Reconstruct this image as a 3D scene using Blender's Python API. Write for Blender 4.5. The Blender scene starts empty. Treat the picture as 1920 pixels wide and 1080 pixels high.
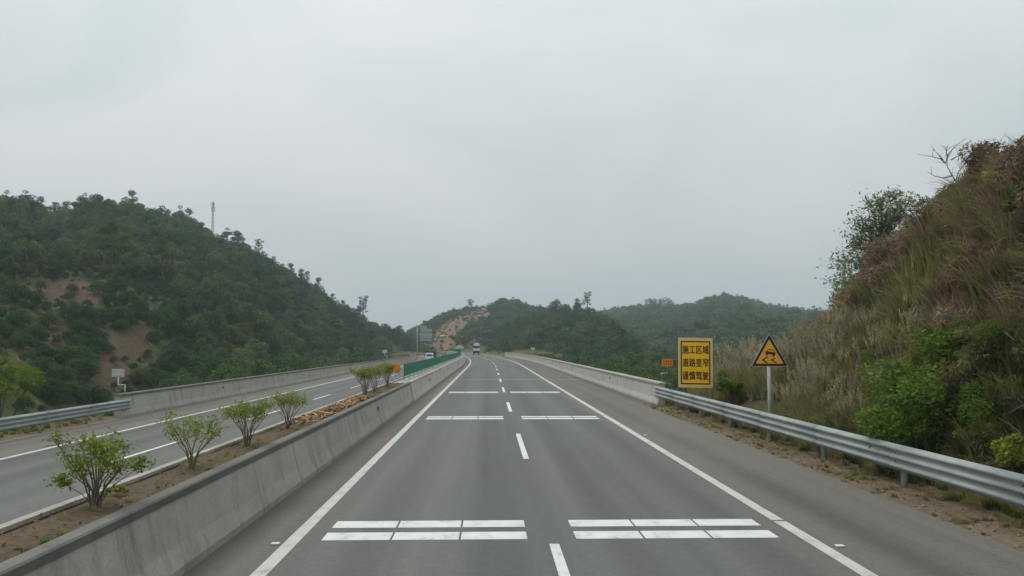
import bpy, bmesh, math, random
import numpy as np
from mathutils import Vector, Matrix, Euler, noise as mnoise

rnd = random.Random(11)
rng = np.random.default_rng(11)
S = bpy.context.scene
C = S.collection
R = math.radians

# ------------------------------------------------------------------ camera
F = 1580.0                       # focal length in photo pixels (1920 wide)
CAMZ = 2.81
cam_d = bpy.data.cameras.new('camera'); cam = bpy.data.objects.new('camera', cam_d); C.objects.link(cam)
cam_d.sensor_width = 36.0; cam_d.lens = 36.0 * F / 1920.0
cam_d.clip_start = 0.1; cam_d.clip_end = 9000
cam.location = (0, 0, CAMZ)
cam.rotation_euler = (R(90 + 3.91), 0, R(-1.56))
S.camera = cam
CR = cam.rotation_euler.to_matrix()
CRi = CR.inverted()

# ------------------------------------------------------------------ world, sun, exposure
w = bpy.data.worlds.new('World'); S.world = w; w.use_nodes = True
nt = w.node_tree; nt.nodes.clear()
SUN_EL, SUN_AZ = R(58), R(-50)   # azimuth from +Y, clockwise positive
out = nt.nodes.new('ShaderNodeOutputWorld')
sky = nt.nodes.new('ShaderNodeTexSky'); sky.sky_type = 'NISHITA'; sky.sun_disc = False
sky.sun_elevation = SUN_EL; sky.sun_rotation = SUN_AZ; sky.dust_density = 3.0
bg1 = nt.nodes.new('ShaderNodeBackground'); bg1.inputs['Strength'].default_value = 0.09
nt.links.new(sky.outputs[0], bg1.inputs['Color'])
tc = nt.nodes.new('ShaderNodeTexCoord')
sep = nt.nodes.new('ShaderNodeSeparateXYZ'); nt.links.new(tc.outputs['Generated'], sep.inputs[0])
grad = nt.nodes.new('ShaderNodeMapRange'); grad.inputs['From Min'].default_value = 0.0; grad.inputs['From Max'].default_value = 1.0
grad.inputs['To Min'].default_value = 0.90; grad.inputs['To Max'].default_value = 2.3
nt.links.new(sep.outputs['Z'], grad.inputs['Value'])
mp = nt.nodes.new('ShaderNodeMapping'); mp.inputs['Scale'].default_value = (1.3, 1.3, 3.0)
nt.links.new(tc.outputs['Generated'], mp.inputs['Vector'])
nz = nt.nodes.new('ShaderNodeTexNoise'); nz.inputs['Scale'].default_value = 1.5; nz.inputs['Detail'].default_value = 5
nz.inputs['Roughness'].default_value = 0.5; nz.inputs['Distortion'].default_value = 0.6
nt.links.new(mp.outputs[0], nz.inputs['Vector'])
cr = nt.nodes.new('ShaderNodeValToRGB')
cr.color_ramp.elements[0].position = 0.33; cr.color_ramp.elements[0].color = (0.50, 0.57, 0.588, 1)
cr.color_ramp.elements[1].position = 0.64; cr.color_ramp.elements[1].color = (0.645, 0.668, 0.672, 1)
nt.links.new(nz.outputs['Fac'], cr.inputs['Fac'])
mul = nt.nodes.new('ShaderNodeVectorMath'); mul.operation = 'SCALE'
nt.links.new(cr.outputs['Color'], mul.inputs[0]); nt.links.new(grad.outputs[0], mul.inputs['Scale'])
bg2 = nt.nodes.new('ShaderNodeBackground'); bg2.inputs['Strength'].default_value = 0.945
nt.links.new(mul.outputs[0], bg2.inputs['Color'])
mx = nt.nodes.new('ShaderNodeMixShader'); mx.inputs[0].default_value = 0.93
nt.links.new(bg1.outputs[0], mx.inputs[1]); nt.links.new(bg2.outputs[0], mx.inputs[2])
nt.links.new(mx.outputs[0], out.inputs['Surface'])

sd = bpy.data.lights.new('sun', 'SUN'); sd.energy = 1.5; sd.angle = R(25); sd.color = (1.0, 0.97, 0.92)
so = bpy.data.objects.new('sun', sd); C.objects.link(so)
sdir = Vector((math.sin(SUN_AZ) * math.cos(SUN_EL), math.cos(SUN_AZ) * math.cos(SUN_EL), math.sin(SUN_EL)))
so.rotation_euler = sdir.to_track_quat('Z', 'Y').to_euler(); so.location = (-60, 40, 120)
S.view_settings.view_transform = 'Standard'; S.view_settings.look = 'None'
S.view_settings.gamma = 1.0; S.view_settings.exposure = 0.0
S.cycles.max_bounces = 4; S.cycles.diffuse_bounces = 2; S.cycles.transparent_max_bounces = 6
S.cycles.volume_bounces = 0; S.cycles.use_denoising = True

# ------------------------------------------------------------------ helpers
def P(px, py, Y):
    """world point seen at photo pixel (px,py) at depth Y"""
    d = CR @ Vector(((px - 960) / F, -(py - 540) / F, -1.0))
    return cam.location + d * (Y / d.y)

def proj(p):
    v = CRi @ (Vector(p) - cam.location)
    if v.z > -0.1: return (-9999, -9999)
    return (960 + F * v.x / -v.z, 540 - F * v.y / -v.z)

BASE = {}
def tag(o, label=None, cat=None, group=None, kind=None):
    if label: o['label'] = label
    if cat: o['category'] = cat
    if group: o['group'] = group
    if kind: o['kind'] = kind
    return o

def thing(name, loc, label, cat, group=None, kind=None):
    o = bpy.data.objects.new(name, None); C.objects.link(o); o.location = loc
    o.empty_display_size = 0.2
    BASE[o.name] = Vector(loc)
    return tag(o, label, cat, group, kind)

def mk(name, verts, faces, mat, parent=None, smooth=False, base=None):
    """a mesh object; verts are world coordinates, moved into the parent's frame"""
    b = BASE.get(parent.name, Vector((0, 0, 0))) if parent else Vector(base or (0, 0, 0))
    me = bpy.data.meshes.new(name)
    v = np.asarray(verts, dtype=float) - np.array(b)
    me.from_pydata(v.tolist(), [], [tuple(int(i) for i in f) for f in faces])
    if smooth:
        me.polygons.foreach_set('use_smooth', [True] * len(me.polygons))
    me.update()
    o = bpy.data.objects.new(name, me); C.objects.link(o)
    if isinstance(mat, (list, tuple)):
        for m in mat: me.materials.append(m)
    else:
        me.materials.append(mat)
    if parent:
        o.parent = parent; BASE[o.name] = b
    else:
        o.location = b; BASE[o.name] = b
    return o

class MB:
    """collects shapes for ONE mesh"""
    def __init__(s): s.v = []; s.f = []
    def add(s, v, f):
        n = len(s.v); s.v += [tuple(x) for x in v]; s.f += [tuple(i + n for i in q) for q in f]; return s
    def box(s, a, b, bev=0.0):
        x0, y0, z0 = a; x1, y1, z1 = b
        if bev <= 0:
            v = [(x, y, z) for z in (z0, z1) for (x, y) in ((x0, y0), (x1, y0), (x1, y1), (x0, y1))]
            return s.add(v, [(3, 2, 1, 0), (4, 5, 6, 7), (0, 1, 5, 4), (1, 2, 6, 5), (2, 3, 7, 6), (3, 0, 4, 7)])
        bm = bmesh.new(); bmesh.ops.create_cube(bm, size=1)
        for q in bm.verts:
            q.co = Vector(((x0 + x1) / 2 + q.co.x * (x1 - x0), (y0 + y1) / 2 + q.co.y * (y1 - y0), (z0 + z1) / 2 + q.co.z * (z1 - z0)))
        bmesh.ops.bevel(bm, geom=bm.edges[:], offset=bev, segments=2, affect='EDGES', profile=0.5)
        bm.verts.index_update()
        s.add([q.co[:] for q in bm.verts], [[q.index for q in f.verts] for f in bm.faces]); bm.free(); return s
    def tube(s, pts, radii, n=6, cap=True):
        pts = [Vector(p) for p in pts]
        if not hasattr(radii, '__len__'): radii = [radii] * len(pts)
        n0 = len(s.v); k = len(pts)
        for i, p in enumerate(pts):
            t = (pts[min(i + 1, k - 1)] - pts[max(i - 1, 0)]).normalized()
            a = t.cross(Vector((0, 0, 1)) if abs(t.z) < 0.9 else Vector((1, 0, 0))).normalized(); b = t.cross(a)
            for j in range(n):
                q = 2 * math.pi * j / n
                s.v.append(tuple(p + (a * math.cos(q) + b * math.sin(q)) * radii[i]))
        for i in range(k - 1):
            for j in range(n):
                s.f.append((n0 + i * n + j, n0 + i * n + (j + 1) % n, n0 + (i + 1) * n + (j + 1) % n, n0 + (i + 1) * n + j))
        if cap:
            s.f.append(tuple(n0 + j for j in range(n))[::-1]); s.f.append(tuple(n0 + (k - 1) * n + j for j in range(n)))
        return s
    def prism(s, outline, y0, y1):
        """outline in (x,z) extruded along y"""
        n = len(outline)
        v = [(x, y0, z) for x, z in outline] + [(x, y1, z) for x, z in outline]
        f = [tuple(range(n)), tuple(range(2 * n - 1, n - 1, -1))] + [(i, i + n, (i + 1) % n + n, (i + 1) % n) for i in range(n)]
        return s.add(v, f)
    def build(s, name, mat, parent=None, smooth=False, base=None): return mk(name, s.v, s.f, mat, parent, smooth, base)

# ------------------------------------------------------------------ materials
def nodes(name):
    m = bpy.data.materials.new(name); m.use_nodes = True
    t = m.node_tree; b = t.nodes['Principled BSDF']
    return m, t, b

def ramp(t, fac, stops):
    r = t.nodes.new('ShaderNodeValToRGB'); e = r.color_ramp.elements
    while len(e) < len(stops): e.new(0.5)
    for q, (p, c) in zip(e, stops): q.position = p; q.color = (*c, 1)
    t.links.new(fac, r.inputs['Fac']); return r.outputs['Color']

def noise(t, scale, detail=4, stretch=(1, 1, 1), rough=0.55, dist=0.0, coord='Object'):
    c = t.nodes.new('ShaderNodeTexCoord'); m = t.nodes.new('ShaderNodeMapping'); m.inputs['Scale'].default_value = stretch
    n = t.nodes.new('ShaderNodeTexNoise'); n.inputs['Scale'].default_value = scale; n.inputs['Detail'].default_value = detail
    n.inputs['Roughness'].default_value = rough; n.inputs['Distortion'].default_value = dist
    if coord == 'World':
        g = t.nodes.new('ShaderNodeNewGeometry'); t.links.new(g.outputs['Position'], m.inputs['Vector'])
    else:
        t.links.new(c.outputs[coord], m.inputs['Vector'])
    t.links.new(m.outputs[0], n.inputs['Vector']); return n.outputs['Fac']

def mixc(t, a, b, fac, mode='MIX'):
    m = t.nodes.new('ShaderNodeMix'); m.data_type = 'RGBA'; m.blend_type = mode
    for sck, v in ((m.inputs[6], a), (m.inputs[7], b)):
        if isinstance(v, tuple): sck.default_value = (*v, 1)
        else: t.links.new(v, sck)
    if isinstance(fac, (int, float)): m.inputs[0].default_value = fac
    else: t.links.new(fac, m.inputs[0])
    return m.outputs[2]

def bump(t, b, h, strength, dist=0.02):
    n = t.nodes.new('ShaderNodeBump'); n.inputs['Strength'].default_value = strength; n.inputs['Distance'].default_value = dist
    t.links.new(h, n.inputs['Height']); t.links.new(n.outputs[0], b.inputs['Normal'])

def simple(name, col, col2=None, scale=6, rough=0.7, metal=0.0, stretch=(1, 1, 1), bmp=0.0, bscale=40, spec=0.4, lo=0.35, hi=0.65, coord='World'):
    m, t, b = nodes(name)
    b.inputs['Roughness'].default_value = rough; b.inputs['Metallic'].default_value = metal
    b.inputs['Specular IOR Level'].default_value = spec
    c2 = col2 or tuple(x * 0.82 for x in col)
    t.links.new(ramp(t, noise(t, scale, 5, stretch, coord=coord), [(lo, col), (hi, c2)]), b.inputs['Base Color'])
    if bmp: bump(t, b, noise(t, bscale, 4, coord=coord), bmp)
    return m

def asphalt(name, a, b2, tint):
    m, t, b = nodes(name)
    b.inputs['Roughness'].default_value = 0.85; b.inputs['Specular IOR Level'].default_value = 0.25
    big = noise(t, 0.5, 4, (1.6, 0.06, 1), coord='World')
    patch = noise(t, 0.22, 5, (1, 0.5, 1), coord='World')
    fine = noise(t, 45, 3, coord='World')
    c = ramp(t, big, [(0.3, a), (0.7, b2)])
    tr = noise(t, 1.0, 3, (1.15, 0.012, 1), 0.5, coord='World')
    c = mixc(t, c, ramp(t, tr, [(0.35, (0.80, 0.80, 0.80)), (0.65, (1.12, 1.12, 1.11))]), 0.9, 'MULTIPLY')
    g_ = t.nodes.new('ShaderNodeNewGeometry'); sx_ = t.nodes.new('ShaderNodeSeparateXYZ'); t.links.new(g_.outputs['Position'], sx_.inputs[0])
    ph = t.nodes.new('ShaderNodeMath'); ph.operation = 'MULTIPLY_ADD'; ph.inputs[1].default_value = 2 * math.pi / 1.875; ph.inputs[2].default_value = 1.83 * 2 * math.pi / 1.875
    t.links.new(sx_.outputs['X'], ph.inputs[0]); co = t.nodes.new('ShaderNodeMath'); co.operation = 'COSINE'; t.links.new(ph.outputs[0], co.inputs[0])
    c = mixc(t, c, ramp(t, co.outputs[0], [(0.0, (1.03, 1.03, 1.03)), (0.9, (0.88, 0.88, 0.885))]), 0.9, 'MULTIPLY')
    mott = noise(t, 7.0, 6, (1, 1, 1), 0.7, coord='World')
    c = mixc(t, c, ramp(t, mott, [(0.3, (0.86, 0.86, 0.86)), (0.7, (1.13, 1.13, 1.12))]), 0.9, 'MULTIPLY')
    spots = noise(t, 1.7, 6, (1, 0.5, 1), 0.7, 0.5, coord='World')
    c = mixc(t, c, (0.052, 0.051, 0.048), ramp(t, spots, [(0.66, (0, 0, 0)), (0.76, (0.5, 0.5, 0.5))]))
    c = mixc(t, c, tint, ramp(t, patch, [(0.42, (0, 0, 0)), (0.7, (0.6, 0.6, 0.6))]))
    c = mixc(t, c, ramp(t, fine, [(0.3, (0.62, 0.62, 0.62)), (0.72, (1.3, 1.3, 1.3))]), 0.75, 'MULTIPLY')
    t.links.new(c, b.inputs['Base Color']); bump(t, b, fine, 0.35, 0.006)
    return m

M = {}
M['asphalt'] = asphalt('asphalt', (0.103, 0.106, 0.097), (0.128, 0.127, 0.115), (0.110, 0.119, 0.110))
M['shoulder'] = asphalt('shoulder_asphalt', (0.112, 0.104, 0.090), (0.138, 0.127, 0.110), (0.15, 0.137, 0.115))

def paint(name, lo, hi, wear):
    m, t, b = nodes(name); b.inputs['Roughness'].default_value = 0.6
    n = noise(t, 3.5, 6, (1, 0.6, 1), 0.65, coord='World'); n2 = noise(t, 60, 3, coord='World')
    c = ramp(t, n, [(0.3, hi), (0.7, lo)])
    c = mixc(t, c, (0.16, 0.16, 0.15), ramp(t, mixc(t, n, n2, 0.45), [(wear, (0, 0, 0)), (wear + 0.09, (1, 1, 1))]))
    t.links.new(c, b.inputs['Base Color']); return m
M['paint'] = paint('road_paint', (0.38, 0.375, 0.335), (0.50, 0.495, 0.45), 0.555)
M['paint_new'] = paint('fresh_road_paint', (0.50, 0.51, 0.48), (0.63, 0.64, 0.61), 0.565)
M['joint'] = simple('joint_concrete', (0.20, 0.20, 0.185), (0.14, 0.14, 0.13), 3)

def concrete(name, light, dark, stain, streak=0.5):
    m, t, b = nodes(name); b.inputs['Roughness'].default_value = 0.9; b.inputs['Specular IOR Level'].default_value = 0.2
    c = ramp(t, noise(t, 0.9, 6, (1, 1, 1.5), 0.62, coord='World'), [(0.3, light), (0.7, dark)])
    st = noise(t, 1.0, 5, (2.2, 2.2, 0.22), 0.7, 0.3, coord='World')
    c = mixc(t, c, stain, ramp(t, st, [(0.52, (0, 0, 0)), (0.75, (streak,) * 3)]))
    c = mixc(t, c, ramp(t, noise(t, 28, 4, coord='World'), [(0.3, (0.8, 0.8, 0.8)), (0.7, (1.1, 1.1, 1.1))]), 0.7, 'MULTIPLY')
    t.links.new(c, b.inputs['Base Color']); bump(t, b, noise(t, 22, 4, coord='World'), 0.25, 0.01); return m
M['conc'] = concrete('barrier_concrete', (0.385, 0.366, 0.318), (0.295, 0.28, 0.24), (0.13, 0.12, 0.10), 0.75)
M['conc_pale'] = concrete('parapet_concrete', (0.45, 0.43, 0.39), (0.36, 0.345, 0.31), (0.17, 0.16, 0.145), 0.65)
M['coping'] = concrete('coping_concrete', (0.17, 0.165, 0.15), (0.115, 0.112, 0.10), (0.06, 0.06, 0.052))
M['coping_pale'] = concrete('pale_coping_concrete', (0.40, 0.39, 0.36), (0.30, 0.295, 0.27), (0.15, 0.145, 0.13))
M['galv'] = simple('galvanised_steel', (0.29, 0.325, 0.315), (0.22, 0.25, 0.243), 2.2, 0.6, 0.0, (1, 1, 3), spec=0.35)
M['galv_post'] = simple('galvanised_post', (0.22, 0.235, 0.22), (0.16, 0.165, 0.15), 5, 0.55, 0.2)
M['bolt'] = simple('bolt_steel', (0.16, 0.16, 0.15), None, 8, 0.6, 0.5)
M['pole'] = simple('sign_pole_paint', (0.42, 0.45, 0.43), (0.34, 0.36, 0.35), 6, 0.5, 0.1)
M['white_pipe'] = simple('white_pipe', (0.62, 0.63, 0.60), (0.48, 0.49, 0.46), 12, 0.5)
M['sign_orange'] = simple('sign_orange_yellow', (0.95, 0.43, 0.05), (0.91, 0.40, 0.045), 8, 0.45)
M['sign_yellow'] = simple('sign_yellow', (0.95, 0.56, 0.02), (0.92, 0.53, 0.02), 6, 0.45)
M['sign_rim'] = simple('sign_pale_rim', (0.80, 0.58, 0.22), (0.74, 0.53, 0.20), 6, 0.5)
M['sign_white'] = simple('sign_white_rim', (0.60, 0.61, 0.57), None, 6, 0.5)
M['sign_black'] = simple('sign_black', (0.022, 0.017, 0.012), (0.03, 0.022, 0.016), 6, 0.5)
M['sign_brown'] = simple('sign_dark_lettering', (0.060, 0.022, 0.008), (0.075, 0.028, 0.010), 9, 0.5)
M['plate_orange'] = simple('small_plate_orange', (0.74, 0.25, 0.022), (0.66, 0.21, 0.02), 12, 0.5)
M['plate_mark'] = simple('small_plate_lettering', (0.30, 0.055, 0.012), None, 12, 0.6)
M['plate_back'] = simple('plate_back_grey', (0.44, 0.46, 0.43), (0.36, 0.38, 0.35), 10, 0.5)
M['panel_back'] = simple('sign_back_aluminium', (0.36, 0.40, 0.38), (0.30, 0.335, 0.315), 1.2, 0.45, 0.1)
M['panel_rail'] = simple('sign_back_rail', (0.17, 0.20, 0.185), None, 3, 0.5)
M['fence_green'] = simple('antiglare_green', (0.010, 0.17, 0.095), (0.008, 0.145, 0.082), 1.5, 0.5)
M['fence_post'] = simple('antiglare_post_green', (0.009, 0.15, 0.085), None, 4, 0.5)
M['foot'] = simple('pale_footing', (0.48, 0.49, 0.46), (0.38, 0.385, 0.36), 6, 0.7)
M['car_white'] = simple('vehicle_white', (0.72, 0.73, 0.72), (0.66, 0.67, 0.66), 2, 0.3, spec=0.5)
M['car_dark'] = simple('vehicle_dark', (0.022, 0.022, 0.02), (0.035, 0.034, 0.03), 2, 0.6)
M['tyre'] = simple('tyre_rubber', (0.018, 0.018, 0.018), None, 8, 0.9)
M['glass'] = simple('vehicle_glass', (0.02, 0.025, 0.028), None, 3, 0.08, spec=0.6)
M['lamp_red'] = simple('tail_lamp_red', (0.35, 0.02, 0.015), None, 5, 0.3)
M['lamp_white'] = simple('headlamp', (0.7, 0.7, 0.68), None, 5, 0.2)
M['steel_dark'] = simple('mast_steel', (0.12, 0.125, 0.125), (0.17, 0.175, 0.175), 3, 0.6, 0.3)

def soil(name, stops, scale=0.6, bmp=0.6, bs=6):
    m, t, b = nodes(name); b.inputs['Roughness'].default_value = 0.95; b.inputs['Specular IOR Level'].default_value = 0.1
    n1 = noise(t, scale, 7, (1, 1, 1), 0.65, 0.4, coord='World'); n2 = noise(t, scale * 9, 5, coord='World')
    c = ramp(t, n1, stops)
    c = mixc(t, c, ramp(t, n2, [(0.3, (0.6, 0.6, 0.6)), (0.7, (1.25, 1.25, 1.25))]), 0.8, 'MULTIPLY')
    t.links.new(c, b.inputs['Base Color']); bump(t, b, noise(t, bs, 5, coord='World'), bmp, 0.06); return m
M['median_soil'] = soil('median_soil', [(0.28, (0.130, 0.088, 0.053)), (0.5, (0.104, 0.077, 0.050)), (0.72, (0.090, 0.084, 0.045))], 1.3)
M['verge_soil'] = soil('verge_soil', [(0.26, (0.185, 0.132, 0.092)), (0.5, (0.145, 0.106, 0.070)), (0.68, (0.095, 0.088, 0.046))], 0.9)
M['red_soil'] = soil('hill_red_soil', [(0.25, (0.20, 0.105, 0.058)), (0.5, (0.155, 0.090, 0.055)), (0.66, (0.085, 0.075, 0.038)), (0.8, (0.05, 0.062, 0.028))], 0.11, 0.8, 1.2)
M['scar_soil'] = soil('cut_slope_soil', [(0.25, (0.24, 0.19, 0.145)), (0.42, (0.19, 0.098, 0.065)), (0.55, (0.14, 0.105, 0.065)), (0.72, (0.09, 0.10, 0.05))], 0.06, 0.8, 0.5)
M['under'] = soil('woodland_floor', [(0.3, (0.035, 0.045, 0.02)), (0.55, (0.05, 0.055, 0.025)), (0.8, (0.085, 0.065, 0.035))], 0.15, 0.6, 2)
M['bank_soil'] = soil('bank_soil', [(0.3, (0.085, 0.062, 0.042)), (0.55, (0.065, 0.055, 0.032)), (0.8, (0.11, 0.075, 0.048))], 0.8, 0.8, 5)
M['rock'] = soil('pale_rock', [(0.3, (0.40, 0.37, 0.30)), (0.7, (0.28, 0.26, 0.21))], 1.2, 0.8, 3)

M['verge_rock'] = soil('verge_rock', [(0.3, (0.24, 0.20, 0.155)), (0.7, (0.16, 0.135, 0.105))], 1.2, 0.8, 3)

def leaf(name, a, b2, c3, trans=0.3, var=1.0):
    m, t, b = nodes(name)
    t.nodes.remove(b)
    o = t.nodes['Material Output']
    oi = t.nodes.new('ShaderNodeObjectInfo')
    n = noise(t, 1.1, 3, coord='World')
    c = ramp(t, oi.outputs['Random'], [(0.0, a), (0.55, b2), (1.0, c3)])
    c = mixc(t, c, ramp(t, n, [(0.3, (0.62, 0.66, 0.7)), (0.7, (1.35, 1.3, 1.1))]), 0.8 * var, 'MULTIPLY')
    d = t.nodes.new('ShaderNodeBsdfDiffuse'); t.links.new(c, d.inputs['Color'])
    tr = t.nodes.new('ShaderNodeBsdfTranslucent'); t.links.new(c, tr.inputs['Color'])
    x = t.nodes.new('ShaderNodeMixShader'); x.inputs[0].default_value = trans
    t.links.new(d.outputs[0], x.inputs[1]); t.links.new(tr.outputs[0], x.inputs[2])
    t.links.new(x.outputs[0], o.inputs['Surface'])
    return m
M['leaf_forest'] = leaf('forest_leaf', (0.048, 0.092, 0.048), (0.082, 0.135, 0.056), (0.140, 0.182, 0.072))
M['leaf_pine'] = leaf('pine_needle', (0.054, 0.089, 0.048), (0.072, 0.112, 0.055), (0.100, 0.138, 0.057))
M['leaf_litchi'] = leaf('orchard_leaf', (0.040, 0.079, 0.036), (0.057, 0.106, 0.040), (0.077, 0.128, 0.045))
M['leaf_pale'] = leaf('pale_leaf', (0.11, 0.15, 0.05), (0.13, 0.165, 0.055), (0.15, 0.18, 0.06))
M['leaf_bamboo'] = leaf('bamboo_leaf', (0.125, 0.195, 0.036), (0.145, 0.215, 0.04), (0.165, 0.23, 0.045))
M['leaf_shrub'] = leaf('median_shrub_leaf', (0.186, 0.247, 0.043), (0.203, 0.261, 0.048), (0.227, 0.269, 0.057), 0.35)
M['leaf_bush'] = leaf('bank_bush_leaf', (0.113, 0.194, 0.040), (0.130, 0.211, 0.044), (0.146, 0.228, 0.047), 0.35)
M['leaf_dark'] = leaf('dark_bush_leaf', (0.063, 0.081, 0.042), (0.077, 0.084, 0.048), (0.098, 0.087, 0.056), 0.25)
M['leaf_sparse'] = leaf('sparse_tree_leaf', (0.19, 0.235, 0.135), (0.21, 0.26, 0.15), (0.23, 0.28, 0.16), 0.25)
M['bark'] = simple('bark', (0.12, 0.10, 0.078), (0.075, 0.062, 0.048), 9, 0.95, stretch=(1, 1, 0.3))
M['bark_pale'] = simple('pale_bark', (0.20, 0.165, 0.125), (0.14, 0.11, 0.082), 14, 0.95, stretch=(1, 1, 0.3))
M['dead_wood'] = simple('dead_wood', (0.16, 0.145, 0.125), (0.10, 0.09, 0.078), 9, 0.95)
M['grass_brown'] = leaf('brown_grass', (0.227, 0.171, 0.119), (0.267, 0.201, 0.140), (0.319, 0.241, 0.169), 0.25)
M['grass_straw'] = leaf('straw_grass', (0.27, 0.250, 0.130), (0.315, 0.285, 0.152), (0.36, 0.32, 0.18), 0.35)
M['grass_olive'] = leaf('olive_grass', (0.186, 0.203, 0.080), (0.235, 0.232, 0.095), (0.284, 0.261, 0.113), 0.3)
M['grass_green'] = leaf('green_grass', (0.095, 0.145, 0.028), (0.115, 0.165, 0.034), (0.13, 0.175, 0.04), 0.35)
M['plume'] = leaf('grass_plume', (0.40, 0.345, 0.255), (0.45, 0.39, 0.29), (0.5, 0.43, 0.33), 0.4)
M['dry_leaf'] = leaf('dry_leaf', (0.27, 0.155, 0.08), (0.33, 0.19, 0.10), (0.40, 0.25, 0.15), 0.1)
M['dry_red'] = leaf('dry_red_leaf', (0.24, 0.115, 0.065), (0.27, 0.13, 0.075), (0.3, 0.15, 0.09), 0.1)
M['dead_fern'] = leaf('dead_fern', (0.165, 0.118, 0.085), (0.20, 0.145, 0.105), (0.245, 0.18, 0.135), 0.2)
M['litter'] = leaf('litter_leaf', (0.17, 0.115, 0.07), (0.19, 0.13, 0.08), (0.21, 0.15, 0.1), 0.1)
M['dry_pale'] = leaf('dry_pale_leaf', (0.36, 0.28, 0.20), (0.42, 0.33, 0.25), (0.47, 0.38, 0.29), 0.1)

# ------------------------------------------------------------------ road alignment
def dev(Y): return 0.0 if Y < 110 else (Y - 110) ** 2 / 3600.0
def sst(a, b, x):
    t = min(1, max(0, (x - a) / (b - a))); return t * t * (3 - 2 * t)
def dev2(Y): return dev(Y) - 2.4 * sst(110, 212, Y) * (1 - sst(250, 330, Y))
ZO = -0.76                                # level of the other carriageway

def ylist(a, b, step):
    n = max(1, int(round((b - a) / step))); return [a + (b - a) * i / n for i in range(n + 1)]

def sweep(name, prof, Y0, Y1, mat, parent=None, step=6.0, dv=dev, closed=False, smooth=False, dz=None):
    ys = ylist(Y0, Y1, step); n = len(prof); v = []; f = []
    for y in ys:
        d = dv(y); e = dz(y) if dz else 0
        v += [(a - d, y, z + e) for a, z in prof]
    for i in range(len(ys) - 1):
        for j in range(n if closed else n - 1):
            k = (j + 1) % n
            f.append((i * n + j, (i + 1) * n + j, (i + 1) * n + k, i * n + k))
    if closed:
        f.append(tuple(range(n))); f.append(tuple((len(ys) - 1) * n + j for j in range(n - 1, -1, -1)))
    return mk(name, v, f, mat, parent, smooth)

# ------------------------------------------------------------------ ground and hills
VAL = -9.0
def ground_z(x, y):
    d = dev(max(y, 0)); xl = -19.5 - d; xr = 9.6 - d
    lat = max(0, xl - x, x - xr)
    near = 1 - sst(41, 56, y); far = sst(222, 242, y)
    a = max(near, far)
    emb = max(VAL, -1.0 - max(0, lat - 1.0) * (0.55 if far < near else 0.15))
    return VAL + (emb - VAL) * a + 0.6 * mnoise.noise((x * 0.05, y * 0.05, 0)) * (1 if lat > 1.5 else 0)

def build_ground():
    xs = sorted(set([round(x, 2) for x in np.concatenate([np.linspace(-1600, -120, 20), np.linspace(-110, 60, 86), np.linspace(70, 1600, 20)])]))
    ys = np.concatenate([np.linspace(-300, -30, 8), np.linspace(-20, 320, 120), np.linspace(340, 3000, 24)])
    v = [(x, y, ground_z(x, y)) for y in ys for x in xs]; n = len(xs)
    f = [(j * n + i, j * n + i + 1, (j + 1) * n + i + 1, (j + 1) * n + i) for j in range(len(ys) - 1) for i in range(n - 1)]
    return mk('ground', v, f, M['under'], smooth=True)
tag(build_ground(), 'dark overgrown valley floor beneath the bridge', 'ground', kind='structure')

def inpoly(x, y, poly):
    c = False; j = len(poly) - 1
    for i in range(len(poly)):
        xi, yi = poly[i]; xj, yj = poly[j]
        if (yi > y) != (yj > y) and x < (xj - xi) * (y - yi) / (yj - yi) + xi: c = not c
        j = i
    return c
BARE = [[(62, 527), (135, 524), (205, 535), (205, 572), (150, 575), (110, 572), (60, 558)], [(95, 592), (128, 590), (126, 640), (88, 655)],
        [(185, 622), (285, 618), (272, 655), (246, 662), (240, 722), (185, 728), (178, 672)], [(0, 580), (22, 582), (20, 594), (0, 596)]]
SCAR = [(800, 648), (815, 625), (838, 604), (866, 592), (890, 585), (918, 580), (918, 592), (895, 597), (876, 605), (862, 620), (852, 640), (846, 652)]
def hill_cover(name, earth):
    m, t, b = nodes(name); b.inputs['Roughness'].default_value = 0.95; b.inputs['Specular IOR Level'].default_value = 0.1
    e = ramp(t, noise(t, 0.22, 8, (1, 1, 1), 0.65, 0.4, coord='World'), earth)
    u = ramp(t, noise(t, 0.3, 6, coord='World'), [(0.3, (0.045, 0.062, 0.026)), (0.6, (0.065, 0.082, 0.032)), (0.85, (0.11, 0.095, 0.05))])
    at = t.nodes.new('ShaderNodeAttribute'); at.attribute_name = 'bare'
    ad = t.nodes.new('ShaderNodeMath'); ad.operation = 'ADD'; t.links.new(at.outputs['Fac'], ad.inputs[0])
    t.links.new(ramp(t, noise(t, 0.35, 6, coord='World'), [(0.3, (0, 0, 0)), (0.7, (0.5, 0.5, 0.5))]), ad.inputs[1])
    mr = t.nodes.new('ShaderNodeMapRange'); mr.inputs['From Min'].default_value = 0.75; mr.inputs['From Max'].default_value = 0.45
    t.links.new(ad.outputs[0], mr.inputs['Value'])
    c = mixc(t, e, u, mr.outputs[0])
    c = mixc(t, c, ramp(t, noise(t, 1.3, 5, coord='World'), [(0.3, (0.6, 0.6, 0.6)), (0.7, (1.25, 1.25, 1.25))]), 0.8, 'MULTIPLY')
    t.links.new(c, b.inputs['Base Color']); bump(t, b, noise(t, 1.2, 5, coord='World'), 0.8, 0.06); return m
M['left_cover'] = hill_cover('left_hill_cover', [(0.25, (0.110, 0.066, 0.038)), (0.48, (0.086, 0.055, 0.034)), (0.6, (0.068, 0.056, 0.032)), (0.75, (0.046, 0.054, 0.026))])
M['mid_cover'] = hill_cover('middle_hill_cover', [(0.25, (0.24, 0.19, 0.145)), (0.42, (0.19, 0.098, 0.065)), (0.58, (0.14, 0.105, 0.065)), (0.78, (0.10, 0.10, 0.05))])
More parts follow.
